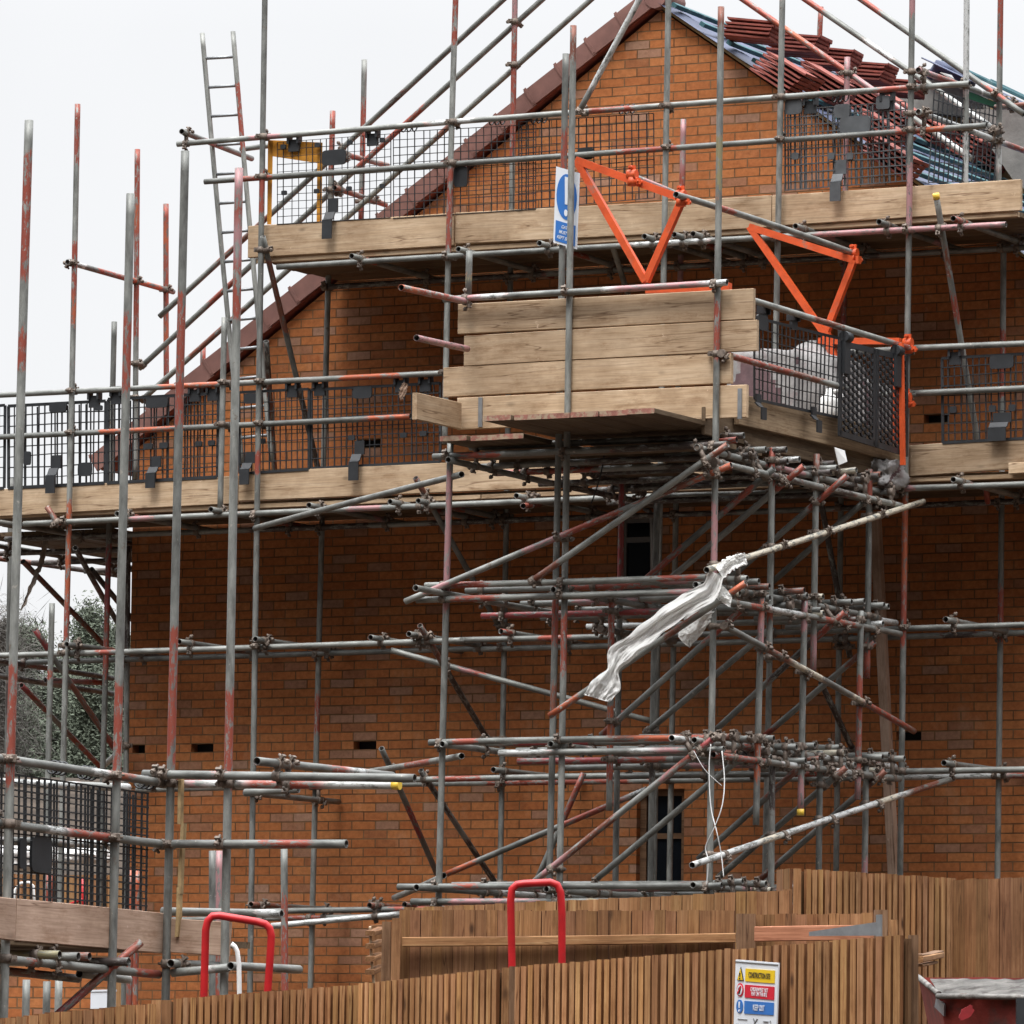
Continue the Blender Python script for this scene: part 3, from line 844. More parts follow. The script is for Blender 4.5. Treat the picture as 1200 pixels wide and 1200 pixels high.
# top lift toe boards, in three lengths, and the deck
for x0, a, b, x1, c, d_ in ((292, 265, 303, 533, 250, 287), (535, 249.5, 286.5, 905, 229, 266), (906, 229, 266, 1197, 211, 246)):
    toe(gs, x0, a, b, x1, c, d_, RAIL - .05)
def deck(th, uv0, uv1, z, w_from, n, joint, m=None, step=.228, part='deck_board'):
    for k in range(n):
        w = w_from - .114 - step * k
        cut = uv0 + (uv1 - uv0) * joint[k % len(joint)]
        for a, b in ((uv0 + rng.uniform(-.06, .06), cut - .004), (cut + .004, uv1 + rng.uniform(-.06, .06))):
            board(th, part, W(a, z, w), W(b, z, w), N * .222, Z * .038, m or M_DECK)
zt = (P(310, 303, RAIL).z + P(1190, 247, RAIL).z) / 2
print('top deck z', P(310, 303, RAIL).z, P(1190, 247, RAIL).z)
u0, u1 = uvw(P(300, 303, 1.4))[0], uvw(P(1192, 247, 1.4))[0]
deck(gs, u0, u1, zt + .012, 1.36, 6, (.33, .62, .45), step=.2235)
# inner edge of the top deck is doubled by a fascia board seen on edge
board(gs, 'edge_board', W(u0, zt - .012, 1.37), W(u1, zt - .012, 1.37), Z * .038, N * .05, M_BOARD)

# sloping handrails up the left verge
for x0, y0, x1, y1, pt in ((187, 371, 640, -47, 'ggbbggggdggggd'), (163, 432, 690, -50, 'gggrrgggggrrrggggggg'), (167, 468, 750, -52, 'ggbbggbbggggbggggggg')):
    T('sloping_rail', x0, y0, .30, x1, y1, .30, pt)
# and down the right verge
T('sloping_rail', 840, -22, .28, 1140, 187, .28, 'rrroorrpppgww')
T('sloping_rail', 910, -24, .26, 1166, 152, .26, 'rrrggwwggwww')
T('sloping_rail', 990, -14, .24, 1200, 134, .24, 'rrggggggrg')
T('raking_tube', 678, 132, WO + .05, 765, -30, WO + .05, 'gwwww')
# return handrails at either end of the top lift
T('guard_rail', 213, 154, WO + .05, 295, 186, -.05, 'gpgg')
T('guard_rail', 282, 175, -.1, 320, 170, -.1, 'gg')
T('guard_rail', 400, 180, WI + .05, 454, 194, -.4, 'rbgb')
T('guard_rail', 392, 220, WI + .05, 452, 240, -.45, 'bbgb')
T('guard_rail', 1076, 82, WO + .05, 1203, 128, -.4, 'prrgwggb')
T('guard_rail', 1076, 131, WO + .05, 1204, 178, -.4, 'wwwgwwrr')
# rails beyond, on the far side of the return
T('guard_rail', 1166, 126, -.1, 1230, 120, -.1, 'bbb')
# left return, high
T('guard_rail', 79, 307, WO + .05, 203, 342, -.2, 'wgrroog')
# braces under the top lift
T('brace', 308, 277, WO + .06, 377, 568, WI, 'gbbbggdddd')
T('brace', 312, 400, WO - .4, 322, 556, WI, 'dbbb')
T('brace', 1097, 229, WO + .11, 1158, 590, .55, 'ggbgrgggggrr', caps='p')
T('brace', 712, 270, 1.0, 736, 345, .5, 'ggg')

# eaves lift rails, toe boards, deck
T('guard_rail', -40, 465, RAIL, 524, 437, RAIL, 'gggggggggoooggggggooogg')
T('guard_rail', 524, 437, RAIL, 1075, 408, RAIL, 'gggg')
T('guard_rail', 1067, 408, RAIL, 1240, 401, RAIL, 'ggg')
T('guard_rail', -40, 514, RAIL, 481, 488, RAIL, 'ggggggooooggggggggoo')
T('guard_rail', 700, 477, RAIL, 1075, 461, RAIL, 'gggg')
T('guard_rail', 1067, 461, RAIL, 1240, 453, RAIL, 'ggg')
for x0, a, b, x1, c, d_ in ((-60, 577, 609, 279, 558, 590), (281, 553, 588, 735, 533, 567), (737, 536, 571, 1066, 521, 558), (1068, 521, 559, 1260, 511, 546)):
    toe(gs, x0, a, b, x1, c, d_, RAIL - .05)
toe(gs, 1183, 543, 556, 1260, 539, 552, RAIL + .0, part='loose_board')
T('ledger', 28, 614, WO + .052, 725, 583, WO + .052, 'gggpgggggpgggggg')
T('ledger', 720, 583, WO + .052, 1240, 566, WO + .052, 'ggggggpggg')
pa = P(28, 614, WO + .05) - N * 1.15 - D * .9; pb = P(1240, 566, WO + .05) - N * 1.15
tube(gs, 'ledger', pa, (pa + pb) / 2 + D * .3, 'ddggddgdd'); tube(gs, 'ledger', (pa + pb) / 2, pb, 'dddgdddd')
for x, y in ((137, 602), (247, 597), (362, 592), (457, 588), (490, 587), (605, 581), (940, 568), (1117, 562)):
    transom(x, y, WO + .22, 1.7)
T('ledger', 613, 593, WO + .2, 632, 591, WO - .4, 'rr')
zm = (P(30, 606, RAIL).z + P(1190, 551, RAIL).z) / 2
print('mid deck z', P(30, 606, RAIL).z, P(1190, 551, RAIL).z)
u0, u1 = uvw(P(-60, 606, 1.4))[0], uvw(P(1250, 551, 1.4))[0]
deck(gs, u0, u1, zm + .02, 1.36, 6, (.33, .62, .45, .55), step=.2235)
board(gs, 'edge_board', W(u0, zm - .006, 1.37), W((u0 + u1) / 2, zm - .006, 1.37), Z * .038, N * .05, M_BOARD)
board(gs, 'edge_board', W((u0 + u1) / 2 + .01, zm - .006, 1.37), W(u1, zm - .006, 1.37), Z * .038, N * .05, M_BOARD)
# deck along the left side wall, seen from below
uS = uLw
for k in range(6):
    u = uS - .16 - .23 * k
    board(gs, 'deck_board', W(u, zm - .04, .22), W(u, zm - .04, -3.6 - .2 * (k % 3)), D * .222, Z * .038, M_DECK)
for y0, x1, y1, x0 in ((650, 152, 681, -40), (636, 152, 654, 52), (626, 150, 660, -30)):
    p = P(x0, y0 - (3 if x0 < 0 else 0), 1.6); u = uvw(p)[0]
tube(gs, 'ledger', W(uS - 1.45, zm - .10, 1.9), W(uS - 1.45, zm - .10, -3.4), 'gggdd')
tube(gs, 'ledger', W(uS - .28, zm - .10, 1.9), W(uS - .28, zm - .10, -3.4), 'ggddd')
for w in (-.3, -1.2, -2.1, -3.0):
    tube(gs, 'transom', W(uS - 1.75, zm - .15, w), W(uS - .02, zm - .15, w), 'ddd')
# braces of the left return
T('brace', 27, 658, .9, 122, 756, -.4, 'bbbbb')
T('brace', 88, 642, 1.3, 139, 732, -.2, 'ddbbd')
T('brace', 107, 667, .6, 156, 727, -.2, 'ddbd')
T('brace', 55, 594, WO + .12, 70, 617, WO + .1, 'bb')
T('brace', 41, 738, WO - .2, 136, 880, WI, 'mmgbbbbr')
T('brace', 25, 803, 1.0, 118, 899, -.6, 'mrrgbrrr')
for y0, y1, pt in ((776, 795, 'ddbdd'), (793, 813, 'ggdgdd')):
    tube(gs, 'ledger', P(-40, y0 - 7, 1.5), P(132, y1, -1.35), pt)
T('ledger', 53, 797, .2, 122, 800, -.4, 'ppr')
T('ledger', 122, 897, -.5, 147, 874, WI, 'www')
T('ledger', -30, 651, -.4, 150, 676, -3.0, 'bbdd')
# guard rail and ledger levels down the gable
T('ledger', -60, 770, RAIL, 545, 750, RAIL, 'rggggrgggggggggggg')
T('ledger', 540, 750, RAIL, 1240, 731, RAIL, 'ggrggggggggrgggg')
T('ledger', -60, 779, WI + .05, 560, 760, WI + .05, 'ggggggggg')
T('ledger', 555, 761, WI + .05, 1240, 740, WI + .05, 'gggggggdg')
for x, y in ((78, 755), (210, 752), (299, 749), (434, 747), (479, 743), (587, 740), (705, 737), (1108, 726)):
    transom(x, y, WO + .14, 1.6)
T('ledger', 160, 919, RAIL, 660, 910, RAIL, 'ggggggggrgg')
T('ledger', 655, 910, RAIL, 1240, 901, RAIL, 'gggggggg')
T('ledger', 160, 926, WI + .05, 620, 917, WI + .05, 'ggggggggr')
T('ledger', 610, 917, WI + .05, 1240, 908, WI + .05, 'rrgggggwwr')
for x, y in ((287, 929), (578, 902), (868, 892), (1106, 894)):
    transom(x, y, WO + .14, 1.6)
T('ledger', 200, 1070, RAIL, 640, 1064, RAIL, 'gggggrgg')
T('ledger', 200, 1078, WI + .05, 640, 1071, WI + .05, 'ggrgggg')
T('ledger', 318, 1085, WO + .3, 470, 1071, WO, 'wwww')
for x, y in ((294, 1060), (433, 1061), (474, 1060)): transom(x, y, WO + .14, 1.6, paint='bbgg')
# braces across the gable
T('brace', 487, 560, WO + .1, 584, 732, WI, 'bbgggggg')
T('brace', 492, 733, WO + .1, 571, 866, WI, 'bbgdddd')
T('brace', 447, 877, WO + .1, 512, 1024, WI, 'ggggmmmggg')
T('brace', 493, 903, WO, 580, 1034, WI, 'dddggddd')
T('brace', 458, 762, 1.3, 763, 845, .42, 'gggprggggggrg')
T('brace', 299, 619, WO + .1, 541, 556, 5.12, 'gggggggg')
T('brace', 428, 905, WO + .1, 541, 886, 5.12, 'gggrrgg')
T('brace', 462, 1052, WO + .2, 520, 1026, 3.6, 'ggg')
T('brace', 946, 500, .9, 996, 770, WI, 'dddddddd')
T('brace', 962, 800, .9, 1000, 880, WI, 'dddd')
# plank leaning against the brickwork
board(gs, 'timber_prop', P(1026, 600, .45), to_ground(P(1026, 600, .45), P(1048, 1030, .55)), D * .075, N * .075, M_PLY)
couplers(gs)
# ================================================================ LOADING BAY TOWER
lb = thing('loading_bay_scaffold', 'heavily braced scaffold tower carrying the boarded loading platform', 'scaffold', W(uvw(P(660, 900, 5))[0], GZ - .5, 5.0))
WF, WB = 5.0, 1.6
def TB(part, *a, **k): return T(part, *a, th=lb, **k)
uR = uvw(P(838, 520, WF))[0]; uR2 = uvw(P(1062, 560, 1.5))[0]
uL = uvw(P(524, 560, WF))[0]
print('bay u', uL, uR, 'back right u', uR2)
# front standards
STD(528, 517, 514, 1065, WF, 'gppppppggggggggggg', th=lb)
STD(672, 30, 655, 1060, WF, 'bggggggggggggggggrrggggggg', th=lb)
STD(663, 63, 643, 1040, WF - .12, 'ggrrrgggggggggrrgbggggg', th=lb)
STD(845, 8, 831, 1050, WF, 'bgggyygggrrggggpppggggggggg', th=lb)
T('standard', 550, 294, WF + .03, 549, 345, WF + .03, 'ggyg', th=lb)
def ws(x, y):
    a = 845 + (831 - 845) * (y - 8) / 1042; b = 1070 + (1055 - 1070) * y / 1025
    return WF - (WF - 1.5) * (x - a) / (b - a)
def side(part, x0, y0, x1, y1, paint=None, out=0.0, **k):
    return tube(lb, part, PU(x0, y0, uR + out), PU(x1, y1, uR + out), paint, **k)
# hanging standards of the side face, tier by tier
for x0, y0, x1, y1, pt in ((905, 525, 901, 776, 'rrgggggggogg'), (957, 532, 953, 786, 'bgggggggpp'), (1019, 550, 1016, 795, 'rrggggggrr')):
    side('standard', x0, y0, x1, y1, pt)
side('standard', 893, 694, 886, 967, 'gopggggggoorgg', .06)
side('standard', 943, 698, 938, 953, 'ppggggggpp', .06, caps='q')
side('standard', 1009, 716, 1005, 937, 'gggrrrrrpp', .06)
for x0, y0, x1, y1, pt in ((905, 888, 903, 1031, 'dggg'), (961, 880, 959, 1018, 'gggg'), (1015, 895, 1013, 1022, 'gpgg')):
    p, q = PU(x0, y0, uR), PU(x1, y1, uR); tube(lb, 'standard', p, to_ground(p, q), pt)
# inner row of the tower
for x0, y0, x1, y1, w, pt in ((729, 560, 722, 1030, 3.0, 'mmmggggggg'), (770, 590, 764, 1030, 3.4, 'ggggggdgg'), (717, 690, 714, 950, 4.2, 'rrrgoorg')):
    if y1 == 950: T('standard', x0, y0, w, x1, y1, w, pt, th=lb)
    else: STD(x0, y0, x1, y1, w, pt, th=lb)
# tiers: heights taken at the front right standard
zA = PU(838, 524, uR).z; zB = P(836, 678, WF).z; zB2 = P(836, 697, WF).z; zC = P(834, 861, WF).z; zC2 = P(834, 879, WF).z; zD = P(832, 1035, WF).z; zD2 = P(832, 1051, WF).z
print('tiers', zA, zB, zC, zD)
def utube(xl, xr, z, w, paint=None, part='ledger'):
    # a tube along the gable direction, ends given by their column in the photo at that depth
    def at(x):
        lo, hi = -30.0, 30.0
        for _ in range(50):
            m = (lo + hi) / 2
            if pix(W(m, z, w))[0] < x: lo = m
            else: hi = m
        return W(lo, z, w)
    return tube(lb, part, at(xl), at(xr), paint)
rowW = [WF - .05, 3.96, 3.15, 2.2]
uR_ext = [.10, .16, .13, .18]
def row(z, xl, ws_, paints, jit=.03):
    for i, (w, pt) in enumerate(zip(ws_, paints)):
        a = pix(W(uL, z, w))[0] + xl + rng.uniform(-12, 10)
        b = pix(W(uR, z, w))[0] + rng.uniform(6, 18)
        utube(a, b, z + rng.uniform(-jit, jit), w, pt)
row(zB, -8, [WF + .052, 4.45, 3.6, 2.8, 2.0], ['grrgggggggrrg', 'ggrrgg', 'gpgg', 'ggwgg', 'gggg'])
row(zB2, -18, [WF + .052, 4.1, 3.3, 2.5], ['ggrrggggggggpg', 'mmmgg', 'gggg', 'wwgr'])
row(zC, -16, [WF + .052, 4.45, 3.6, 2.8, 2.0], ['grgggggbborr', 'gmmggg', 'gggg', 'gpgg', 'gggg'])
utube(585, 848, zC2 + .0, WF + .052, 'wwggggwpgg')
row(zC2 - .02, 15, [4.1, 3.3, 2.5], ['mmmrggg', 'ggpg', 'gggr'])
row(zD, -38, [WF + .052, 4.3, 3.5, 2.6], ['ggrggggggggg', 'gggg', 'ppgg', 'gggg'])
row(zD2, -28, [WF + .052, 4.1, 3.0], ['gpppgyggg', 'gggg', 'rrgg'])
row(zA, -20, [WF + .052, 4.45, 3.9, 3.2, 2.4, 1.9], ['grggggdddd', 'ggddd', 'rrgdd', 'dddd', 'ddgd', 'dddd'])
row(zA + .09, 12, [4.7, 4.0, 3.0, 2.2], ['gggdd', 'dddd', 'ddrd', 'dddd'])
# tubes running back from the front at each tier
def dtube(x, y, w0, w1, paint=None, dz=0.0, part='transom'):
    p = P(x, y, w0); q = p + N * (w1 - w0) + Z * dz
    return tube(lb, part, p, q, paint)
for (x, y, w, w1, pt) in ((487, 689, WF + .5, WB, 'gggwgg'), (518, 872, WF + .12, WB, 'ggwggg'), (488, 1040, WF + .4, WB, 'ggwwgg'), (525, 539, WF + .15, WB, 'gggddd'),
                          (648, 691, WF + .12, 2.6, 'gggg'), (645, 872, WF + .14, 2.4, 'gwgggg'), (640, 1042, WF + .12, 3.0, 'ggg'),
                          (705, 737, 3.3, 2.0, 'ggg'), (787, 865, WF + .35, 2.2, 'wggg'), (824, 685, WF + .15, 2.0, 'gggg')):
    dtube(x, y, w, w1, pt)
for z, pts in ((zA - .02, ('gggppggdgg', 'ggdgdgg')), (zB - .06, ('ggrggwwgw', 'grwgrgg')), (zC - .05, ('ggrgggwgbw', 'rrgwgwgg')), (zD - .02, ('gpprgg', 'grgg'))):
    tube(lb, 'side_ledger', W(uR - .052, z, WF + .2), W(uR - .052, z, WB - .05), pts[0])
    tube(lb, 'side_ledger', W(uR + .052, z - .10, WF + .1), W(uR + .052, z - .10, WB + .1), pts[1])
# short ends of the cross tubes, each poking through the side face
stub = 0
for z in (zA + .05, zB, zB - .1, zC, zC - .1, zD):
    w = WF - .25
    while w > WB + .1:
        l = rng.uniform(.05, .16)
        p = W(uR - .7, z + rng.uniform(-.03, .03), w); q = W(uR + l, z + rng.uniform(-.03, .03), w + rng.uniform(-.02, .02))
        tube(lb, 'cross_tube', p, q, rng.choice(['gggg', 'gggw', 'ggrg', 'gpgg', 'ggcc', 'ggwr', 'gggb', 'ggcb']))
        w -= rng.uniform(.38, .62); stub += 1
print('stubs', stub)
# braces in planes parallel to the gable
for x0, y0, x1, y1, w, pt in (
    (475, 705, 857, 545, WF + .11, 'gppggggpprrrgbbboo'), (622, 682, 853, 521, WF + .17, 'bbgggggggggb'),
    (753, 682, 907, 549, 4.2, 'rrrggrrrg'), (783, 680, 942, 546, 3.9, 'ggggggggrr'), (850, 682, 993, 557, 3.2, 'gggggrrr'), (905, 682, 1014, 587, 2.2, 'gggg'),
    (644, 839, 874, 683, WF + .15, 'oooggggggbbbggoo'), (704, 862, 880, 705, 4.1, 'rgggggggrrr'), (755, 860, 905, 735, 3.5, 'ggggggggg'),
    (836, 858, 990, 717, 3.0, 'dgggddddrrr'), (894, 864, 1025, 752, 2.2, 'rrgggggbr'),
    (625, 1034, 840, 862, WF + .14, 'gppgbbbbbggggpprrrmm'), (699, 1030, 874, 883, 4.3, 'ggggggggggg'), (818, 1007, 937, 899, 3.4, 'gggggbb'),
    (842, 1028, 992, 899, 3.0, 'ggggggggb'), (884, 1036, 1038, 903, 2.2, 'bbgggggbb'), (524, 1024, 758, 925, 2.8, 'oogggggrrrrw'),
    (684, 906, 629, 1032, 2.4, 'rrrgggg')):
    T('brace', x0, y0, w, x1, y1, w, pt, th=lb)
# braces on the side face
side('brace', 828, 668, 1082, 588, 'ccccccccccccc', .09)
side('brace', 848, 733, 1071, 857, 'gggbbcccggcrrrrb', .09)
side('brace', 811, 1014, 1117, 912, 'wwwwcwwwwwwcwbbg', .10)
T('brace', 598, 521, 4.6, 755, 578, 2.0, 'dddddd', th=lb)
# upper guard rails of the platform
T('guard_rail', 470, 337, WF + 1.3, 545, 353, WF + .06, 'orrp', th=lb)
T('guard_rail', 488, 396, WF + 1.0, 548, 409, WF + .1, 'pppp', th=lb)
T('guard_rail', 520, 351, WF + .052, 852, 331, WF + .052, 'gpwggggwppppw', th=lb)
side('guard_rail', 882, 352, 1069, 409, 'ggggbbgggrr', .05)
side('guard_rail', 845, 414, 992, 455, 'rrrrrbbgg', .05)
for z in (.95, .5):
    pass
# four boards closing the front, toe boards
BW_ = WF - .05
toe(lb, 538, 357, 392, 884, 338, 374, BW_, part='front_board')
toe(lb, 545, 393.5, 429.5, 888, 375.5, 411, BW_ + .004, part='front_board')
toe(lb, 521, 431.5, 466, 858, 413.5, 449, BW_, part='front_board')
toe(lb, 537, 467, 503, 876, 450.5, 490, BW_ + .005, part='front_board')
toe(lb, 486, 460, 491, 538, 472, 503.5, uvw(P(538, 488, WF + .02))[0], part='toe_board', plane='u')
toe(lb, 863, 461, 497, 1059, 510, 544, uR - .06, part='toe_board', plane='u', m=timber('weathered_board', [(0.14, 0.10, 0.065), (0.30, 0.215, 0.135), (0.42, 0.32, 0.21)], grain=1.4))
# metal strap at each end of the lowest front board
for x, y in ((563, 483), (867, 473)):
    c = P(x, y, BW_ + .03); bm = bmesh.new(); add_box(bm, V(), D * .016, Z * .11, N * .006); fix(bm); link('end_strap', bm_mesh(bm, 'end_strap'), M_GALV, lb, c)
# platform boards running back, ends painted red
zP = P(700, 507, WF).z
M_REDEND = simple('red_board_end', (0.28, 0.115, 0.085), .85, 0, .3, 26, .1, dirt=(.34, .25, .17), cov=.46)
u = uL + .15; k = 0
while u < uR - .05:
    x = pix(W(u, zP, WF))[0]
    ov = WF + .16 + rng.uniform(-.02, .05)
    z = zP - .02
    if 640 < x < 828: ov = WF + .82 + rng.uniform(-.03, .03); z = zP + .035
    board(lb, 'platform_board', W(u, z, ov), W(u, z, WB), D * .222, Z * .038, M_DECK if 1 else M_BOARD, ends=M_REDEND)
    u += .229; k += 1
board(lb, 'edge_board', W(uR - .105, zP + .055, WF - .02), W(uR - .105, zP + .055, WB), Z * .20, D * .03, M_DECK)
# second layer under the front
for i, w in enumerate((WF - .3, WF - .75)):
    board(lb, 'bearer_board', W(uL + .1, zP - .10 - .0 * i, w), W(uR - .02, zP - .10, w), N * .222, Z * .038, M_DECK)
couplers(lb, limit=100, merge=.10)

# ---------------------------------------------------------------- orange loading gate
gate = thing('loading_gate', 'bright orange lift-over loading bay gate with two triangular side frames', 'gate', W(uvw(P(757, 330, WF - .3))[0], P(757, 330, WF - .3).z, WF - .3))
def bar(bm, p, q, w=.05, side_=None):
    ax = (q - p).normalized(); s1 = (side_ or N); s1 = (s1 - ax * s1.dot(ax)).normalized(); s2 = ax.cross(s1)
    add_box(bm, (p + q) / 2, ax * (q - p).length / 2, s1 * w / 2, s2 * w / 2)
def frame(pts, w):
    a, b, c = [P(x, y, w) for x, y in pts]
    bm = bmesh.new(); o0 = a
    bar(bm, a - o0, b - o0, .055); bar(bm, a - o0 + N * .002, c - o0, .05); bar(bm, b - o0, c - o0 - N * .002, .05)
    add_box(bm, (b - o0) + D * .035, D * .012, Z * .03, N * .026); fix(bm)
    return link('side_frame', bm_mesh(bm, 'side_frame'), M_ORANGE, gate, o0)
frame([(676, 188), (800, 233), (757, 330)], WF - .35)
frame([(879, 266), (1001, 305), (967, 392)], 1.75)
GP = [(736, 204), (793, 229)]
p0 = P(734, 204, WF - .2); p1 = P(792, 229, WF - .2)
tube(gate, 'gate_rail', P(742, 207, WF - .3), P(742, 207, WF - .3) + (P(806, 233, WF - .8) - P(742, 207, WF - .3)) * 1.0, 'gpgg')
tube(gate, 'gate_rail', P(792, 228, WF - .1), P(1001, 297, 1.6), 'gggrggggggggg')
bm = bmesh.new(); o0 = P(758, 340, WF - .35)
bar(bm, V(), P(856, 336, WF - .35) - o0, .055); fix(bm); link('bottom_bar', bm_mesh(bm, 'bottom_bar'), M_ORANGE, gate, o0)
bm = bmesh.new(); o0 = P(967, 388, 1.75)
bar(bm, V(), P(985, 440, 1.75) - o0, .06); bar(bm, P(960, 400, 1.75) - o0, P(1055, 400, 1.75) - o0, .05)
bar(bm, P(1048, 402, 1.75) - o0, P(1050, 520, 1.75) - o0, .04); bar(bm, P(1056, 402, 1.8) - o0, P(1058, 545, 1.8) - o0, .035); fix(bm)
link('pivot_post', bm_mesh(bm, 'pivot_post'), M_ORANGE, gate, o0)
for x, y, w in ((741, 205, WF - .28), (798, 229, WF - .25), (1000, 297, 1.65), (1064, 402, 1.55), (1062, 466, 1.55)):
    c = P(x, y, w); bm = bmesh.new(); add_collar(bm, V(), D, Z, .035, .040); add_collar(bm, V((0, 0, -.05)), Z, D, .03, .038); fix(bm); link('gate_clamp', bm_mesh(bm, 'gate_clamp'), M_ORANGE, gate, c)

# ---------------------------------------------------------------- bulk bags and loose things on the platform
def blob(name, c, size, m, label, cat, seed=0, amp=.12, stripe=None, sq=.55, group=None, floor=None):
    bm = bmesh.new(); bmesh.ops.create_cube(bm, size=2)
    bmesh.ops.subdivide_edges(bm, edges=bm.edges[:], cuts=13, use_grid_fill=True)
    for v in bm.verts:
        p = v.co.copy(); nrm = p.normalized()
        q = p.lerp(nrm * 1.25, sq)
        k = 1 + amp * mnoise.noise(nrm * 1.6 + V((seed, 0, 0))) + amp * .6 * abs(mnoise.noise(nrm * 4.5 + V((0, seed, 3)))) + amp * .22 * mnoise.noise(nrm * 11 + V((seed, 2, 0)))
        zz = q.z * k * size[2]
        if floor is not None: zz = max(zz, -floor + .004)
        v.co = D * q.x * k * size[0] + N * q.y * k * size[1] + Z * zz
    for f in bm.faces:
        f.smooth = True
        if stripe:
            cc = f.calc_center_median()
            if stripe(cc.dot(D), cc.dot(N), cc.z): f.material_index = 1
    fix(bm)
    me = bm_mesh(bm, name); me.materials.append(m); me.materials.append(M_MAROON)
    o = link(name, me, None, None, c)
    return tag(o, label, cat, group)
def in_bay(x, y, du): return PU(x, y, uR - du)
zf = zP + .02
def sit(x, y, du, hz): 
    p = in_bay(x, y, du); return V((p.x, p.y, zf + hz))
blob('bulk_bag', sit(955, 452, .72, .46), (.33, .42, .47), M_BAG, 'plain white bulk bag on the loading platform behind the mesh guard', 'bag', 1, floor=.46)
blob('bulk_bag', sit(994, 484, .55, .36), (.28, .34, .37), M_BAG, 'white bulk bag with maroon printed stripes beside the orange gate pivot', 'bag', 5, .14, lambda a, b, c: (b % .24) < .045, floor=.36)
blob('material_pack', sit(915, 440, .95, .50), (.30, .38, .44), M_BAG, 'tall wrapped pack, dark below and white on top, at the platform front corner', 'pack', 9, .06, lambda a, b, c: c < .36 and (b % .17) > .04, .2, floor=.50)
# cut-open white container on the toe board
c0 = PU(972, 480, uR - .2)
bm = bmesh.new()
prof = [(.075, -.10), (.08, -.02), (.082, .05), (.07, .09), (.03, .12), (.026, .16)]
add_path(bm, [V((0, 0, z)) for r_, z in prof], .08, 12, rad=[r_ for r_, z in prof])
add_path(bm, [V((.03, 0, .14)) , V((.085, 0, .15)), V((.10, 0, .10)), V((.085, 0, .04))], .014, 6); fix(bm)
tag(link('plastic_jug', bm_mesh(bm, 'plastic_jug'), M_WHITE, None, c0), 'white plastic jug standing against the bay side toe board', 'jug')
# plastic sack trapped under the corner of the platform
blob('plastic_sack', PU(1042, 555, uR - .03), (.07, .17, .085), M_BAG, 'crumpled white sack with maroon print caught under the bay corner', 'sack', 21, .5, lambda a, b, c: abs(b * .8 + c - .03) < .022 and a > 0, .35)
pp = [PU(978, 524, uR + .06), PU(990, 528, uR + .07), PU(993, 541, uR + .09), PU(983, 545, uR + .07)]
c0 = sum(pp, V()) / 4; bm = bmesh.new()
f = [bm.verts.new(p - c0) for p in pp]; g2 = [bm.verts.new(p - c0 - D * .006) for p in pp]; bm.faces.new(f); bm.faces.new(g2[::-1])
for i in range(4): bm.faces.new((f[i], f[(i + 1) % 4], g2[(i + 1) % 4], g2[i]))
fix(bm); tag(link('paper_scrap', bm_mesh(bm, 'paper_scrap'), M_WHITE, None, c0), 'small white scrap hanging below the bay side toe board', 'scrap')

# ---------------------------------------------------------------- torn plastic sheet blown round the tubes
M_SHEET = simple('thin_white_sheet', (0.84, 0.84, 0.82), 0.7, 0, 0.05, 5, 0.05, spec=.2)
_nt = M_SHEET.node_tree; _p = _nt.nodes['Principled BSDF']; _o = _nt.nodes['Material Output']
_t = _nt.nodes.new('ShaderNodeBsdfTranslucent'); _t.inputs[0].default_value = (.85, .85, .82, 1); _m = _nt.nodes.new('ShaderNodeMixShader'); _m.inputs[0].default_value = .4
_nt.links.new(_p.outputs[0], _m.inputs[1]); _nt.links.new(_t.outputs[0], _m.inputs[2]); _nt.links.new(_m.outputs[0], _o.inputs[0])
def sheet(name, A, B, w, label, folds=3.0, amp=.05, seed=0, m=None):
    amp *= .75
    """A, B: the two long edges (x, y) in the photo; w: distance off the gable at either end"""
    nu, nvv = 72, 30
    def lerp(L_, t):
        t = t * (len(L_) - 1); i = min(len(L_) - 2, int(t)); f_ = t - i
        p0, p1, p2, p3 = L_[max(0, i - 1)], L_[i], L_[i + 1], L_[min(len(L_) - 1, i + 2)]
        return [.5 * ((2 * b1_) + (c1_ - a1_) * f_ + (2 * a1_ - 5 * b1_ + 4 * c1_ - d1_) * f_ * f_ + (3 * b1_ - a1_ - 3 * c1_ + d1_) * f_ ** 3) for a1_, b1_, c1_, d1_ in zip(p0, p1, p2, p3)]
    bm = bmesh.new(); g = []
    m0 = lerp(A, .5); c0 = P(m0[0], m0[1], w[0])
    for i in range(nu + 1):
        t = i / nu; a_ = lerp(A, t); b_ = lerp(B, t)
        row_ = []
        for j in range(nvv + 1):
            s_ = j / nvv
            rag = 1.6 * mnoise.noise(V((t * 14, 3 if s_ > .5 else 8, seed))) * abs(s_ * 2 - 1) ** 4
            px_ = a_[0] + (b_[0] - a_[0]) * s_ + rag; py_ = a_[1] + (b_[1] - a_[1]) * s_ + rag
            end = max(0, (t - .8) / .2)
            q = s_ * 2 - 1
            ww = w[0] + (w[1] - w[0]) * t + amp * (math.sin(q * folds * 2 + t * 3.5 + seed) * .45 + 1.2 * mnoise.noise(V((q * 1.6, t * 4, seed))) + .4 * mnoise.noise(V((q * 5 + t * 6, t * 9, seed + 3))) + (.35 + .6 * end) * mnoise.noise(V((q * 9, t * 30, seed + 5))))
            row_.append(bm.verts.new(P(px_, py_, ww) - c0))
        g.append(row_)
    for i in range(nu):
        for j in range(nvv):
            f = bm.faces.new((g[i][j], g[i][j + 1], g[i + 1][j + 1], g[i + 1][j])); f.smooth = True
    bmesh.ops.recalc_face_normals(bm, faces=bm.faces[:])
    o = link(name, bm_mesh(bm, name), m or M_SHEET, None, c0)
    return tag(o, label, 'plastic sheet')
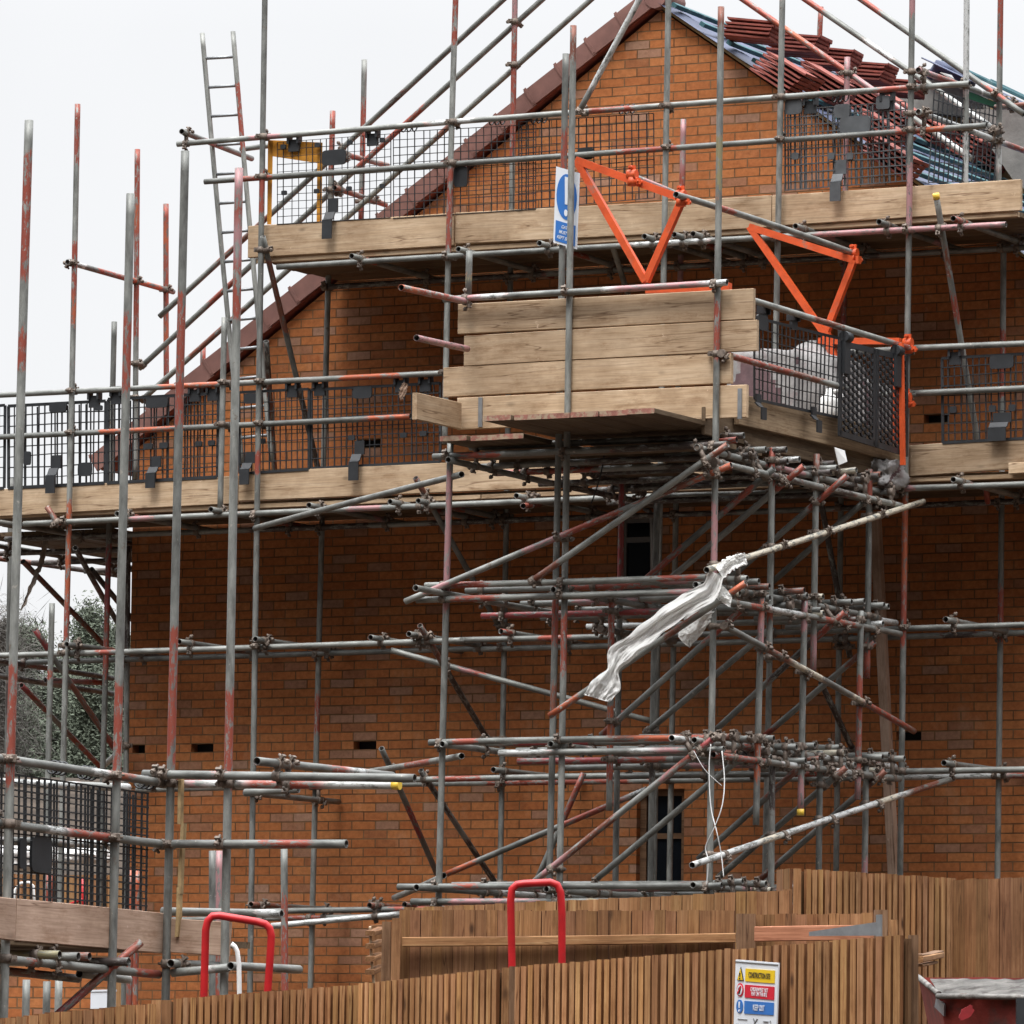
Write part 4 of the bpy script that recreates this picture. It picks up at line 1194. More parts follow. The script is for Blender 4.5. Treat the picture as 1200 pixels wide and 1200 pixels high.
sheet('plastic_sheet', [(832, 668), (822, 684), (800, 697), (768, 718), (740, 742), (714, 760), (711, 783), (695, 797), (684, 814)],
      [(848, 677), (839, 702), (819, 714), (794, 729), (770, 748), (746, 768), (726, 786), (727, 806), (714, 823)], (5.24, 5.32),
      'long torn white plastic sheet streaming down beside the orange brace', 2.2, .055, 2)
sheet('plastic_sheet', [(815, 700), (802, 726), (795, 745), (805, 757)], [(840, 700), (838, 716), (826, 738), (808, 759)], (5.02, 5.04), 'short white plastic flap hanging behind the orange brace', 1.5, .045, 6)
sheet('plastic_sheet', [(838, 664), (850, 654), (862, 650), (873, 648)], [(848, 678), (858, 669), (868, 664), (876, 661)], (5.24, 5.02), 'white plastic wrapped round the lower end of the cream brace', 2.0, .045, 8)
sheet('plastic_sheet', [(843, 684), (851, 690), (858, 700)], [(838, 700), (846, 706), (856, 712)], (5.16, 5.2), 'torn white plastic shred beside the orange brace top', 2.0, .03, 12)
def rope(px, w, label, name='rope', r=.0042, m=None):
    pts = [P(x, y, w + dw) for x, y, dw in px]
    # smooth the run
    out = []
    for i in range(len(pts) - 1):
        p0, p1, p2, p3 = pts[max(0, i - 1)], pts[i], pts[i + 1], pts[min(len(pts) - 1, i + 2)]
        for s_ in range(6):
            t = s_ / 6; out.append(.5 * ((2 * p1) + (p2 - p0) * t + (2 * p0 - 5 * p1 + 4 * p2 - p3) * t * t + (3 * p1 - p0 - 3 * p2 + p3) * t ** 3))
    out.append(pts[-1]); c0 = out[len(out) // 2]
    bm = bmesh.new(); add_path(bm, [p - c0 for p in out], r, 6); fix(bm)
    return tag(link(name, bm_mesh(bm, name), m or M_ROPE, None, c0), label, 'rope')
rope([(833, 872, .1), (831, 900, .1), (833, 945, .12), (840, 975, .14), (845, 1000, .1), (848, 1028, .1)], WF + .1, 'white rope curving right as it hangs from the middle tier of the bay')
rope([(846, 880, .08), (849, 915, .1), (846, 945, .14), (837, 970, .14), (827, 992, .1), (830, 1010, .1), (828, 1038, .1)], WF + .1, 'white rope crossing left and tied to the pale lower brace')
rope([(813, 880, .12), (826, 902, .1), (846, 921, .02)], WF + .12, 'thin white cord stretched from the pink brace to a tube end', r=.0025)
rope([(708, 533, 0), (703, 560, .02), (693, 590, 0)], 4.4, 'thin dark cord dangling beneath the loading platform', r=.006, m=M_BLACK)

sheet('debris_strip', [(49, 634), (46, 655), (37, 680), (24, 714)], [(57, 634), (51, 660), (42, 682), (26, 716)], (.6, .9), 'torn pale strap dangling under the eaves deck at the left', 1.0, .02, 15, M_STRAP)
sheet('debris_scrap', [(467, 462), (470, 452), (473, 448)], [(470, 470), (476, 460), (478, 450)], (1.56, 1.58), 'small pinkish scrap caught on the eaves rail beside the platform', 1.0, .01, 17, M_PLY)
# ================================================================ CORNER SCAFFOLD (near left)
DEPC = 32.4
pc_ = PD(200, 918, DEPC); uC, _, wC = uvw(pc_)
cs = thing('corner_scaffold', 'nearer scaffold corner at the left with tall red and grey poles', 'scaffold', W(uC, .3, wC))
def TC(part, x0, y0, x1, y1, paint=None, off=0.0, **k):   # on the side plane, running back
    return tube(cs, part, PU(x0, y0, uC + off), PU(x1, y1, uC + off), paint, **k)
def TF(part, x0, y0, x1, y1, paint=None, off=0.0, **k):   # on the plane facing the gable
    return tube(cs, part, P(x0, y0, wC + off), P(x1, y1, wC + off), paint, **k)
def stdU(x0, y0, x1, y1, paint, off=0.0):
    p, q = PU(x0, y0, uC + off), PU(x1, y1, uC + off); return tube(cs, 'standard', p, to_ground(p, q), paint)
w1_ = uvw(PU(10, 1000, uC))[2]; w2_ = uvw(PU(140, 900, uC))[2]
print('corner scaffold w', wC, w2_, w1_)
STD(34, 141, 5, 1185, w1_, 'grrrrgrrggggggggrrrrggggggg', th=cs)
STD(153, 227, 131, 1145, w2_, 'ggggrrrgggggggggrrrrgggggg', th=cs)
STD(217, 177, 194, 1170, wC, 'ggggrrrrggggggrrrrggggggg', th=cs)
STD(280, 197, 262, 1150, wC, 'prprrgggggggggggrrrrgggggg', th=cs)
TC('guard_rail', -60, 880, 200, 919, 'ggggwgggggwobggg', -.052)
TC('guard_rail', -60, 957, 203, 991, 'ggggggwrrrgggg', -.052)
TF('guard_rail', 168, 907, 486, 912, 'gggpgggggggg', .06)
TF('guard_rail', 205, 919, 466, 920, 'wpwwrrrrrwwww', -.06, caps='q')
TF('guard_rail', 206, 913, 330, 914, 'rrrw', -.5)
TF('guard_rail', 203, 989, 406, 989, 'ggggrrrgg', .055)
TF('ledger', 190, 1068, 330, 1071, 'ggggw', -.2)
tube(cs, 'transom', P(301, 892, wC + .3), P(301, 892, wC + .3) - N * 1.6, 'gggrwg')
tube(cs, 'transom', P(287, 929, wC - 3), P(350, 925, wC - 3), 'ggg')
toe(cs, -60, 1043, 1093, 15, 1053, 1102, uC + .02, M_PLY, plane='u')
toe(cs, 16, 1053, 1102, 190, 1070, 1118, uC - .06, M_PLY, plane='u')
toe(cs, 201, 1076, 1116, 269, 1081, 1121, wC - .02, M_PLY)
zc = PU(100, 1112, uC).z
for k in range(4):
    u = uC - .16 - .228 * k
    board(cs, 'deck_board', W(u, zc + .02, w1_ + 1.2), W(u, zc + .02, wC - .1), D * .222, Z * .038, M_DECK)
for k in range(3):
    board(cs, 'deck_board', W(uC + .0, zc + .06, wC - .2 - .228 * k), W(uC + .10, zc + .06, wC - .2 - .228 * k), N * .222, Z * .038, M_DECK)
TC('ledger', -40, 1119, 186, 1142, 'gggrgggggrr', -.052)
TC('ledger', 93, 1141, 151, 1148, 'gggw', -.4)
TF('ledger', 202, 1140, 268, 1134, 'ggwg', .05)
TC('ledger', -20, 1135, 92, 1147, 'bbbdd', -.6)
for x, y, pt in ((70, 1119, 'ycc'), (92, 1121, 'ggg'), (105, 1121, 'bgb'), (151, 1127, 'ddg'), (200, 1129, 'ggg'), (270, 1132, 'ggg')):
    p = PU(x, y, uC + .10) if x < 195 else P(x, y, wC + .1)
    tube(cs, 'transom', p, p - D * 1.1, pt) if x < 195 else tube(cs, 'transom', p, p - N * .9 - D * .06, pt)
p = PU(165, 1104, uC + .08); tube(cs, 'brace', p, p + (PU(60, 1196, uC - .25) - p) * 1.3, 'brrrbbmmbbb')
# timber battens clamped to the corner pole
for a, b, w in (((207, 912), (206, 966), .05), ((210, 965), (206, 1048), .06), ((205, 1040), (203, 1098), .05)):
    board(cs, 'batten', P(a[0], a[1], wC + .0) + D * .03, P(b[0], b[1], wC + .0) + D * .03, D * .022, N * .04, M_OSB)
couplers(cs)
# stray poles between this corner and the house
for x0, y0, x1, y1, w, pt, lab in ((333, 995, 334, 1165, 8, 'ggrrrrrgggg', 'short free-standing pole with red paint in its middle behind the fence'),
                                   (249, 997, 249, 1120, 9, 'ggggg', 'short grey pole just left of the near corner scaffold right leg'),
                                   (257, 997, 257, 1120, 9.2, 'prrp', 'short pink-painted pole tight against the grey one behind the corner scaffold')):
    p = P(x0, y0, w); q = to_ground(p, P(x1, y1, w))
    th = thing('scaffold_pole', lab, 'pole', q, 'short poles standing between the two scaffolds'); tube(th, 'pole_tube', p, q, pt)

# ================================================================ LADDER
w_l = .80
la, lb_ = P(237, 39, w_l), P(284, 545, w_l); ra, rb = P(273, 37, w_l), P(318.5, 541, w_l)
lad = thing('ladder', 'long galvanised access ladder leaning through the gap in the top deck', 'ladder', (lb_ + rb) / 2)
def flat_tube(name, p, q, paint): return tube(lad, name, p, q, paint, r=.021)
flat_tube('stile', la, lb_, 'ggggggggggg'); flat_tube('stile', ra, rb, 'grrgggggggg')
ln = (lb_ - la).length; k = .22
bmk = 0
while k < ln - .1:
    t = k / ln; p = la.lerp(lb_, t); q = ra.lerp(rb, t)
    bm = bmesh.new(); add_rod(bm, V(), q - p, .0135, 8); fix(bm); link('rung', bm_mesh(bm, 'rung'), M_GALV, lad, p); k += .252

# ================================================================ MESH BRICK GUARDS
def guard(label, quad, w, nx, ny, m=M_BLACK, wire=.0055, plane='w', frame=.0, hooks=(), clips=(), plates=(), jitter=.15, double=False, name='brick_guard', panels=()):
    """quad TL TR BR BL in photo pixels, on the plane w (or u)"""
    f = (lambda x, y, o=0.0: P(x, y, w + o)) if plane == 'w' else (lambda x, y, o=0.0: PU(x, y, w + o))
    nrm = N if plane == 'w' else D
    tl, tr, br, bl = [f(*q) for q in quad]
    th = thing(name, label, 'brick guard', (bl + br) / 2, 'plastic mesh brick guards hung on the scaffold rails')
    o0 = (tl + br) / 2
    def at(s, t): return tl.lerp(tr, s).lerp(bl.lerp(br, s), t)
    bm = bmesh.new()
    def wirebar(p, q, hw, dz):
        ax = (q - p).normalized(); s = ax.cross(nrm).normalized()
        add_box(bm, (p + q) / 2 - o0 + nrm * dz, ax * (q - p).length / 2, s * hw, nrm * min(hw, .005))
    for i in range(nx + 1):
        s = i / nx; d_ = rng.uniform(-jitter, jitter) / nx if 0 < i < nx else 0
        e = d_ + rng.uniform(-.3, .3) * jitter / nx
        hw = wire * .68 * rng.uniform(.85, 1.2)
        if frame and i in (0, nx): hw = frame
        wirebar(at(s + d_, 0), at(min(1, max(0, s + e)), 1), hw, 0)
        if double and i < nx and rng.random() < .45:
            s2 = s + (.35 + rng.uniform(-.15, .15)) / nx; wirebar(at(s2, .02), at(min(1, s2 + .1 / nx), 1), wire * .7, -.03)
    for j in range(ny + 1):
        t = j / ny; hw = wire * .62 * rng.uniform(.8, 1.15)
        if frame and j in (0, ny): hw = frame
        bow = rng.uniform(-.15, .15) / ny if 0 < j < ny else 0
        wirebar(at(0, t), at(.5, t + bow), hw, .006); wirebar(at(.5, t + bow), at(1, t), hw, .006)
    fix(bm); link('mesh_panel', bm_mesh(bm, 'mesh_panel'), m, th, o0)
    for x, y, kind in hooks:
        c = f(x, y, .0); bm = bmesh.new()
        if kind == 'ring':
            for dx in (-.05, 0, .05):
                ax_ = (tr - tl).normalized()
                pts = [ax_ * (dx + .012 * math.sin(a_)) + (nrm * math.cos(a_) + Z * math.sin(a_)) * .036 for a_ in [i_ * 2 * math.pi / 14 for i_ in range(15)]]
                add_path(bm, pts, .006, 5)
        else:
            ax_ = (tr - tl).normalized()
            add_box(bm, V((0, 0, -.055)), ax_ * .05, Z * .05, nrm * .012)
            add_box(bm, V((0, 0, .03)), ax_ * .055, Z * .012, nrm * .034)
            add_box(bm, V((0, 0, 0)) + ax_ * .045, ax_ * .01, Z * .04, nrm * .034)
            add_box(bm, V((0, 0, 0)) - ax_ * .045, ax_ * .01, Z * .04, nrm * .034)
        fix(bm); link('hook', bm_mesh(bm, 'hook'), M_BLACK, th, c)
    for x, y0, y1, wd in clips:       # bent strap dropping over the toe board
        c = f(x, y0, .03); ax_ = (tr - tl).normalized(); hgt = (f(x, y0) - f(x, y1)).length
        bm = bmesh.new()
        prof = [(0, 0), (0, -.33), (.03, -.50), (.055, -.55), (.055, -1.0)]
        for (o1, z1), (o2, z2) in zip(prof[:-1], prof[1:]):
            a_, b_ = nrm * o1 + Z * z1 * hgt, nrm * o2 + Z * z2 * hgt
            sh = ax_ * (-.012 if z1 < -.3 else .012)
            dd = (b_ - a_); add_box(bm, (a_ + b_) / 2 + sh, dd / 2 * 1.06, ax_ * wd, nrm.cross(ax_).cross(dd.normalized()).normalized() * .006 if False else nrm * .007)
        fix(bm); link('toe_clip', bm_mesh(bm, 'toe_clip'), M_BLACK if m is not M_DGREY else M_DGREY, th, c)
    for x, y, hw, hh in plates:
        c = f(x, y, .02); ax_ = (tr - tl).normalized(); bm = bmesh.new()
        a_ = (f(x + hw, y) - f(x - hw, y)).length / 2; b_ = (f(x, y - hh) - f(x, y + hh)).length / 2
        vs_ = []
        for i_ in range(16):
            an = 2 * math.pi * i_ / 16; cx, cy = math.cos(an), math.sin(an)
            sx = math.copysign(abs(cx) ** .35, cx); sy = math.copysign(abs(cy) ** .35, cy)
            vs_.append(ax_ * a_ * sx + Z * b_ * sy)
        fr = [bm.verts.new(v + nrm * .008) for v in vs_]; bk = [bm.verts.new(v - nrm * .008) for v in vs_]
        bm.faces.new(fr); bm.faces.new(bk[::-1])
        for i_ in range(16): bm.faces.new((fr[i_], fr[(i_ + 1) % 16], bk[(i_ + 1) % 16], bk[i_]))
        fix(bm); link('plate', bm_mesh(bm, 'plate'), M_BLACK if m is not M_DGREY else M_DGREY, th, c)
    for pts in panels:
        c = f(*pts[0]); bm = bmesh.new()
        fr = [bm.verts.new(f(*p, -.02) - c) for p in pts]; bk = [bm.verts.new(f(*p, -.045) - c) for p in pts]
        bm.faces.new(fr); bm.faces.new(bk[::-1])
        for i_ in range(len(pts)): bm.faces.new((fr[i_], fr[(i_ + 1) % len(pts)], bk[(i_ + 1) % len(pts)], bk[i_]))
        fix(bm); link('yellow_frame', bm_mesh(bm, 'yellow_frame'), M_YEL, th, c)
    return th
GW = RAIL - .035
g1 = guard('thin black mesh guard with a yellow plastic frame at the ladder end', [(325, 167), (458, 157), (458, 255), (325, 263)], GW, 16, 11, wire=.004,
      hooks=((345, 163, 'hook'), (437, 156, 'hook')), plates=((391.5, 184.5, 14, 9), (332, 172, 3, 2.6), (372, 170, 3, 2.6), (333, 226, 3, 2.6), (371, 224, 3, 2.6), (410, 167, 3, 2.6), (448, 164, 3, 2.6), (409, 221, 3, 2.6), (448, 218, 3, 2.6)),
      clips=((389, 233, 280, .045),),
      panels=([(314, 165), (320, 165), (318, 263), (313, 263)], [(372, 168), (378, 167), (377, 259), (371, 260)], [(314, 164), (377, 167), (377, 192), (318, 183)]))
guard('thin black square mesh guard hung in front of the verge tiles', [(461, 155), (628, 146), (628, 245), (461, 256)], GW, 19, 11, wire=.0045, hooks=((480, 149, 'ring'), (583, 141, 'ring')), plates=((540, 207, 8, 12),))
guard('black square mesh guard on the brick gable beside the blue sign', [(608, 143), (766, 133), (767, 232), (608, 246)], GW - .02, 18, 11, wire=.0055, hooks=((632, 139, 'ring'), (735, 128, 'ring')), plates=((686, 180, 9, 7),))
guard('heavy dark grey mesh guard in front of the right verge and tiles', [(920, 129), (1061, 119), (1063, 212), (920, 223)], GW, 22, 10, m=M_DGREY, wire=.007, double=True,
      hooks=((950, 118, 'hook'), (985, 114, 'ring'), (1040, 113, 'hook')), plates=((930, 125, 10, 9), (987, 130, 9, 8), (1035, 120, 8, 8), (1002, 146, 18, 10), (932, 183, 4, 4), (974, 183, 4, 4), (996, 183, 4, 4)), clips=((984, 188, 236, .045),))
guard('open black mesh guard on the right return of the top lift', [(1095, 105), (1170, 128), (1165, 212), (1088, 214)], uvw(P(1096, 110, 1.35))[0], 14, 9, plane='u', wire=.006, double=False)
guard('black mesh guard cut by the left edge of the photo on the eaves lift', [(-70, 480), (6, 475), (5, 572), (-70, 577)], GW, 12, 8, wire=.006, frame=.012)
guard('black mesh guard against the sky with one round plate, eaves lift', [(10, 476), (124, 470), (123, 566), (10, 572)], GW, 16, 8, wire=.007, frame=.013, double=True,
      hooks=((111, 463, 'hook'),), plates=((68, 477, 10, 6), (99.5, 550, 8, 8), (32, 537, 4, 8), (115, 478, 5, 3)), clips=((65, 534, 578, .045),))
guard('black mesh guard where the verge meets the eaves lift', [(127, 468), (256, 461), (255, 559), (126, 566)], GW, 18, 8, wire=.007, frame=.013, double=True,
      hooks=((137, 459, 'hook'), (229, 456, 'hook'), (250, 455, 'hook')), plates=((184, 472, 13, 6), (174, 523, 5, 3.5), (192, 522, 5, 3.5), (233, 520, 4, 3), (248, 519, 4, 3)), clips=((182, 535, 572, .045),))
guard('black mesh guard on brickwork between the ladder foot and the brace', [(280, 460), (362, 456), (362, 550), (281, 555)], GW, 12, 8, wire=.006, frame=.011, hooks=((343, 451, 'hook'),), plates=((294, 467, 8, 6), (307, 517, 4, 3)), clips=((292, 530, 568, .045),))
guard('black mesh guard on brickwork left of the loading platform', [(365, 457), (516, 449), (516, 541), (365, 549)], GW - .01, 22, 8, wire=.006, frame=.011, hooks=((375, 449, 'hook'), (470, 445, 'hook'), (499, 444, 'hook')), plates=((425, 460, 11, 7), (412, 513, 4, 3), (473, 510, 4, 3), (496, 508, 4, 3)), clips=((420, 517, 563, .045),))
guard('black mesh guard at the right edge of the eaves lift', [(1104, 420), (1250, 412), (1250, 511), (1105, 519)], GW, 20, 9, wire=.0065, frame=.011, hooks=((1120, 412, 'hook'),), plates=((1174, 424, 14, 8), (1117, 480, 4, 4), (1163, 479, 4, 4), (1186, 478, 4, 4)), clips=((1173, 484, 517, .075),))
uG = uR + .0
guard('black mesh guard hung inside the right side of the loading platform', [(884, 372), (988, 398), (985, 490), (884, 468)], uG, 20, 8, plane='u', wire=.006, frame=.01, hooks=((895, 362, 'hook'), (930, 370, 'hook'), (990, 390, 'hook')), clips=((888, 462, 492, .04), (953, 477, 507, .04)), plates=((893, 378, 6, 9),))
# honeycomb barrier panel
def honeycomb(label, quad, u):
    tl, tr, br, bl = [PU(x, y, u) for x, y in quad]; o0 = (tl + br) / 2
    th = thing('plastic_barrier', label, 'barrier', (bl + br) / 2)
    def at(s, t): return tl.lerp(tr, s).lerp(bl.lerp(br, s), t)
    bm = bmesh.new()
    def wb(p, q, hw):
        ax = (q - p).normalized(); s = ax.cross(D).normalized(); add_box(bm, (p + q) / 2 - o0, ax * (q - p).length / 2 * 1.05, s * hw, D * .008)
    for s0, s1 in ((0, .5), (.55, 1)):
        for t0, t1 in ((0.02, .98),):
            for a, b in (((s0, t0), (s1, t0)), ((s1, t0), (s1, t1)), ((s1, t1), (s0, t1)), ((s0, t1), (s0, t0))): wb(at(*a), at(*b), .022)
            ncol, nrow = 8, 13
            for i in range(ncol):
                for j in range(nrow):
                    cx = s0 + (s1 - s0) * (i + .5) / ncol; cy = t0 + (t1 - t0) * (j + (.5 if i % 2 == 0 else 1)) / nrow
                    dx = (s1 - s0) / ncol / 2; dy = (t1 - t0) / nrow / 2
                    hx = [(cx - dx, cy - dy * .45), (cx - dx, cy + dy * .45), (cx, cy + dy), (cx + dx, cy + dy * .45)]
                    for a, b in zip(hx[:-1], hx[1:]):
                        if b[1] < t1 and a[1] < t1: wb(at(*a), at(*b), .0085)
    fix(bm); link('lattice', bm_mesh(bm, 'lattice'), M_BLACK, th, o0)
    for x, y in ((992, 398), (1052, 414)):
        bm = bmesh.new(); add_box(bm, V((0, 0, -.10)), N * .05, Z * .16, D * .012); add_rod(bm, V((0, 0, .02)) - N * .05, V((0, 0, .02)) + N * .05, .042, 10); fix(bm)
        link('hook', bm_mesh(bm, 'hook'), M_BLACK, th, PU(x, y, u + .02))
    return th
honeycomb('black honeycomb plastic barrier hung over the right corner of the platform', [(985, 400), (1062, 418), (1062, 534), (984, 510)], uR + .07)
guard('dense black mesh guard inside the near left corner scaffold', [(-60, 897), (173, 930), (171, 1070), (-60, 1050)], uC - .09, 32, 17, plane='u', wire=.0065, double=True,
      hooks=((68, 900, 'ring'), (103, 906, 'ring'), (170, 917, 'ring')), plates=((48, 1002, 12, 21), (26, 1000, 4, 18)))

# ================================================================ SIGNS
def sign_panel(name, label, p_tl, ex, ey, nrm, build):
    """ex, ey: full-width and full-height vectors (ey downward)"""
    th = thing(name, label, 'sign', p_tl + ex / 2 + ey)
    w_, h_ = ex.length, ey.length; X, Y = ex.normalized(), ey.normalized()
    def q(x, y, z=0.0): return X * x + Y * y + nrm * z
    bm = bmesh.new(); add_box(bm, q(w_ / 2, h_ / 2), X * w_ / 2, Y * h_ / 2, nrm * .004); fix(bm)
    link('board', bm_mesh(bm, 'board'), M_SWHITE, th, p_tl)
    def poly(nm, pts, m, z):
        bm = bmesh.new(); f = [bm.verts.new(q(x * w_, y * h_, z)) for x, y in pts]; g_ = [bm.verts.new(q(x * w_, y * h_, z - .003)) for x, y in pts]
        bm.faces.new(f); bm.faces.new(g_[::-1])
        for i in range(len(pts)): bm.faces.new((f[i], f[(i + 1) % len(pts)], g_[(i + 1) % len(pts)], g_[i]))
        fix(bm); return link(nm, bm_mesh(bm, nm), m, th, p_tl)
    def circ(cx, cy, rx, ry, n=28): return [(cx + rx * math.cos(2 * math.pi * i / n), cy + ry * math.sin(2 * math.pi * i / n)) for i in range(n)]
    def text(s, x, y, size, m, z, sx=1.0, nm='lettering'):
        cu = bpy.data.curves.new('lettering', 'FONT'); cu.body = s; cu.size = size; cu.align_x = 'CENTER'; cu.align_y = 'CENTER'; cu.extrude = .0004; cu.offset = .0006 * size / .05
        t = bpy.data.objects.new('tmp', cu); COL.objects.link(t)
        dg = bpy.context.evaluated_depsgraph_get(); me = bpy.data.meshes.new_from_object(t.evaluated_get(dg))
        bpy.data.objects.remove(t); bpy.data.curves.remove(cu)
        me.materials.clear()
        for v in me.vertices: v.co.x *= sx
        o = link(nm, me, m, th, p_tl + q(x * w_, y * h_, z), frame_rot(X, -Y))
        return o
    build(poly, circ, text)
    return th
# blue mandatory sign on the front pole
tl, tr, bl = P(652, 195, WF - .08), P(679.5, 203, WF - .08), P(648.5, 284, WF - .08)
def b1(poly, circ, text):
    poly('blue_disc', circ(.5, .36, .43, .30), M_BLUE, .0075)
    poly('white_mark', [(.40, .10), (.60, .10), (.55, .46), (.45, .46)], M_SWHITE, .011)
    poly('white_mark', circ(.5, .57, .07, .045), M_SWHITE, .011)
    poly('blue_panel', [(.08, .70), (.92, .70), (.92, .97), (.08, .97)], M_BLUE, .0075)
    for i, s in enumerate(('GATE', 'MUST BE', 'KEPT SHUT')): text(s, .5, .765 + .072 * i, .034, M_SWHITE, .009, .78)
nn = (tr - tl).cross(tl - bl).normalized(); nn = nn if nn.dot(N) > 0 else -nn
sign_panel('safety_sign', 'tall blue and white mandatory sign tied to the pole at the loading bay', tl, tr - tl, bl - tl, nn, b1)
print('blue sign size', (tr - tl).length, (bl - tl).length)
TC('guard_rail', -60, 914, 150, 923, 'wwwwwgw', -.9)
TC('guard_rail', -60, 984, 130, 990, 'gwggww', -.9)
# ================================================================ FENCES
def fence_panel(parent, x0, y0, d0, x1, y1, d1, pitch_px, m, slat=.66, part='board_panel', back=True, zb=None, raked=0.0, thick=.02, backoff=.028, lo=None):
    """vertical boards between two photo columns; top line given, boards reach the ground"""
    A, B = PD(x0, y0, d0), PD(x1, y1, d1)
    hx = V((B.x - A.x, B.y - A.y, 0)); ln = hx.length; ax = hx / ln
    nr = ax.cross(Z); nr = nr if nr.y < 0 else -nr
    n = max(2, int(abs(x1 - x0) / pitch_px)); pw = ln / n
    bm = bmesh.new(); tone = bm.verts.layers.float_color.new('tone')
    def bx(c, a, b, c2, t, mi=0):
        s = len(bm.verts); add_box(bm, c, a, b, c2, mi); bm.verts.ensure_lookup_table()
        for i in range(s, len(bm.verts)): bm.verts[i][tone] = (t[0], t[1], t[2], 1)
    for i in range(n):
        t = (i + .5) / n; top = A.z + (B.z - A.z) * t + rng.uniform(-.004, .004)
        c = A + ax * (ln * t)
        gz = (ground(c.x, c.y) - .05) if zb is None else zb
        k = rng.uniform(.84, 1.14)
        tn = (k, k * rng.uniform(.95, 1.04), k * rng.uniform(.88, 1.08))
        hw = pw * slat / 2 * rng.uniform(.93, 1.06)
        lean = rng.uniform(-.003, .003); pf = .012 + rng.uniform(0, .004); sh = rng.uniform(-.03, .03) * pw
        mid = V((c.x, c.y, (top + gz) / 2)) - A + ax * sh
        hz_ = Z * (top - gz) / 2 + ax * lean
        # pale face on a redder core, darkened to paint shade into the slat gaps
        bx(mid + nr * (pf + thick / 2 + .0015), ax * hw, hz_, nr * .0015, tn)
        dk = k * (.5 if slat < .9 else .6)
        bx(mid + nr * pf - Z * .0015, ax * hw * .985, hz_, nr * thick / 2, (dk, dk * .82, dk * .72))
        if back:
            k *= .38  # backing boards coloured darker as painted shade behind the gaps
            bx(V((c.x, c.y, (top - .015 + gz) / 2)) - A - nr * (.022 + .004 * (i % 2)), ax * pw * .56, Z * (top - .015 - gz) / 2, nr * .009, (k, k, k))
    fix(bm)
    me = bm_mesh(bm, part); 
    # grain runs up the boards: rotate so that local X is up
    rot = frame_rot(Z, ax); me.transform(rot.to_matrix().to_4x4().inverted())
    return link(part, me, m, parent, A, rot), ax, nr
def post(parent, x0, x1, y, d, m=None, deep=None, name='post', down=None):
    a, b = PD(x0, y, d), PD(x1, y, d); wv = (b - a); wv.z = 0
    c = (a + b) / 2; gz = ground(c.x, c.y) - .1
    dv = wv.cross(Z).normalized() * (deep or wv.length)
    return board(parent, name, V((c.x, c.y, gz)), V((c.x, c.y, c.z)), wv, dv, m or M_POST)
ff = thing('front_fence', 'front fence of narrow vertical timber slats carrying the construction sign', 'fence', V((PD(600, 1200, 28).x, 28, .2)))
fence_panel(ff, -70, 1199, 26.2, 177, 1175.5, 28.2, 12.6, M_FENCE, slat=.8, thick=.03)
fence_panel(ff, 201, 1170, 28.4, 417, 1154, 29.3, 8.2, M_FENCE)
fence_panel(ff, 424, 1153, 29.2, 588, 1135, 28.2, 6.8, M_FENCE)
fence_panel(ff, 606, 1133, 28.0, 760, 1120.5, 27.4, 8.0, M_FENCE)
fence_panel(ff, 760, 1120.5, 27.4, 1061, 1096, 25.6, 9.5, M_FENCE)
post(ff, 177, 189, 1172, 28.2, M_FENCE); post(ff, 190, 201, 1172, 28.3, M_FENCE2)
post(ff, 417, 424, 1155, 29.3, M_FENCE2); post(ff, 588, 597, 1134, 28.2, M_FENCE); post(ff, 597, 606, 1132.5, 28.15, M_POST)
post(ff, 1064.5, 1075, 1096, 25.7, M_POST, deep=.09)

f2 = thing('yard_fence', 'yard fence seen from its back with a horizontal arris rail between posts', 'fence', V((PD(700, 1100, 34).x, 34, .4)))
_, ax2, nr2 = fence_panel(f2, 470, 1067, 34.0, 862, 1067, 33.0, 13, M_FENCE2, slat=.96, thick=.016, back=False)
a, b = PD(474, 1104, 33.85), PD(864, 1099, 32.9)
rl = board(f2, 'rail', a, b, Z * .055, nr2 * .06, M_FENCE)
post(f2, 448, 459, 1080, 33.9, M_POST); post(f2, 459.5, 470.5, 1076, 33.85, M_FENCE2)
post(f2, 863, 885, 1071, 32.7, M_POST, deep=.1)
# stepped lower bay with the gate strap
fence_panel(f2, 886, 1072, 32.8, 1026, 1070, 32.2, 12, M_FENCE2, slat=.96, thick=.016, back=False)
board(f2, 'gravel_board', PD(886, 1094.5, 32.6), PD(1022, 1093, 32.0), Z * .085, nr2 * .03, timber('red_plank', [(0.26, 0.10, 0.055), (0.40, 0.17, 0.095), (0.48, 0.22, 0.13)], grain=2.0))
post(f2, 1025, 1040, 1066.5, 32.1, M_POST, deep=.12); post(f2, 1043, 1052, 1078, 32.2, M_FENCE)
c0 = PD(1027, 1090, 31.86); tip = PD(948, 1094.5, 32.22)
bm = bmesh.new(); axh = (tip - c0)
vs_ = [V(), axh, axh + Z * .012, V((0, 0, .06))]
fr = [bm.verts.new(v) for v in [V((0, 0, -.03)), axh - Z * .012, axh + Z * .012, V((0, 0, .045))]]; bk = [bm.verts.new(v.co + nr2 * -.006) for v in fr]
bm.faces.new(fr); bm.faces.new(bk[::-1])
for i in range(4): bm.faces.new((fr[i], fr[(i + 1) % 4], bk[(i + 1) % 4], bk[i]))
add_box(bm, V((0, 0, .01)) - axh.normalized() * .02, axh.normalized() * .018, Z * .075, nr2 * .012); fix(bm)
link('gate_hinge', bm_mesh(bm, 'gate_hinge'), M_GALV, f2, c0)
f2b = thing('boundary_fence', 'boundary fence top strip of wide boards just behind the arris-rail fence', 'fence', V((PD(700, 1050, 35.5).x, 35.5, .5)))
fence_panel(f2b, 476, 1064, 36.0, 927, 1043, 34.6, 12, M_FENCE, slat=.95, thick=.018, back=False)
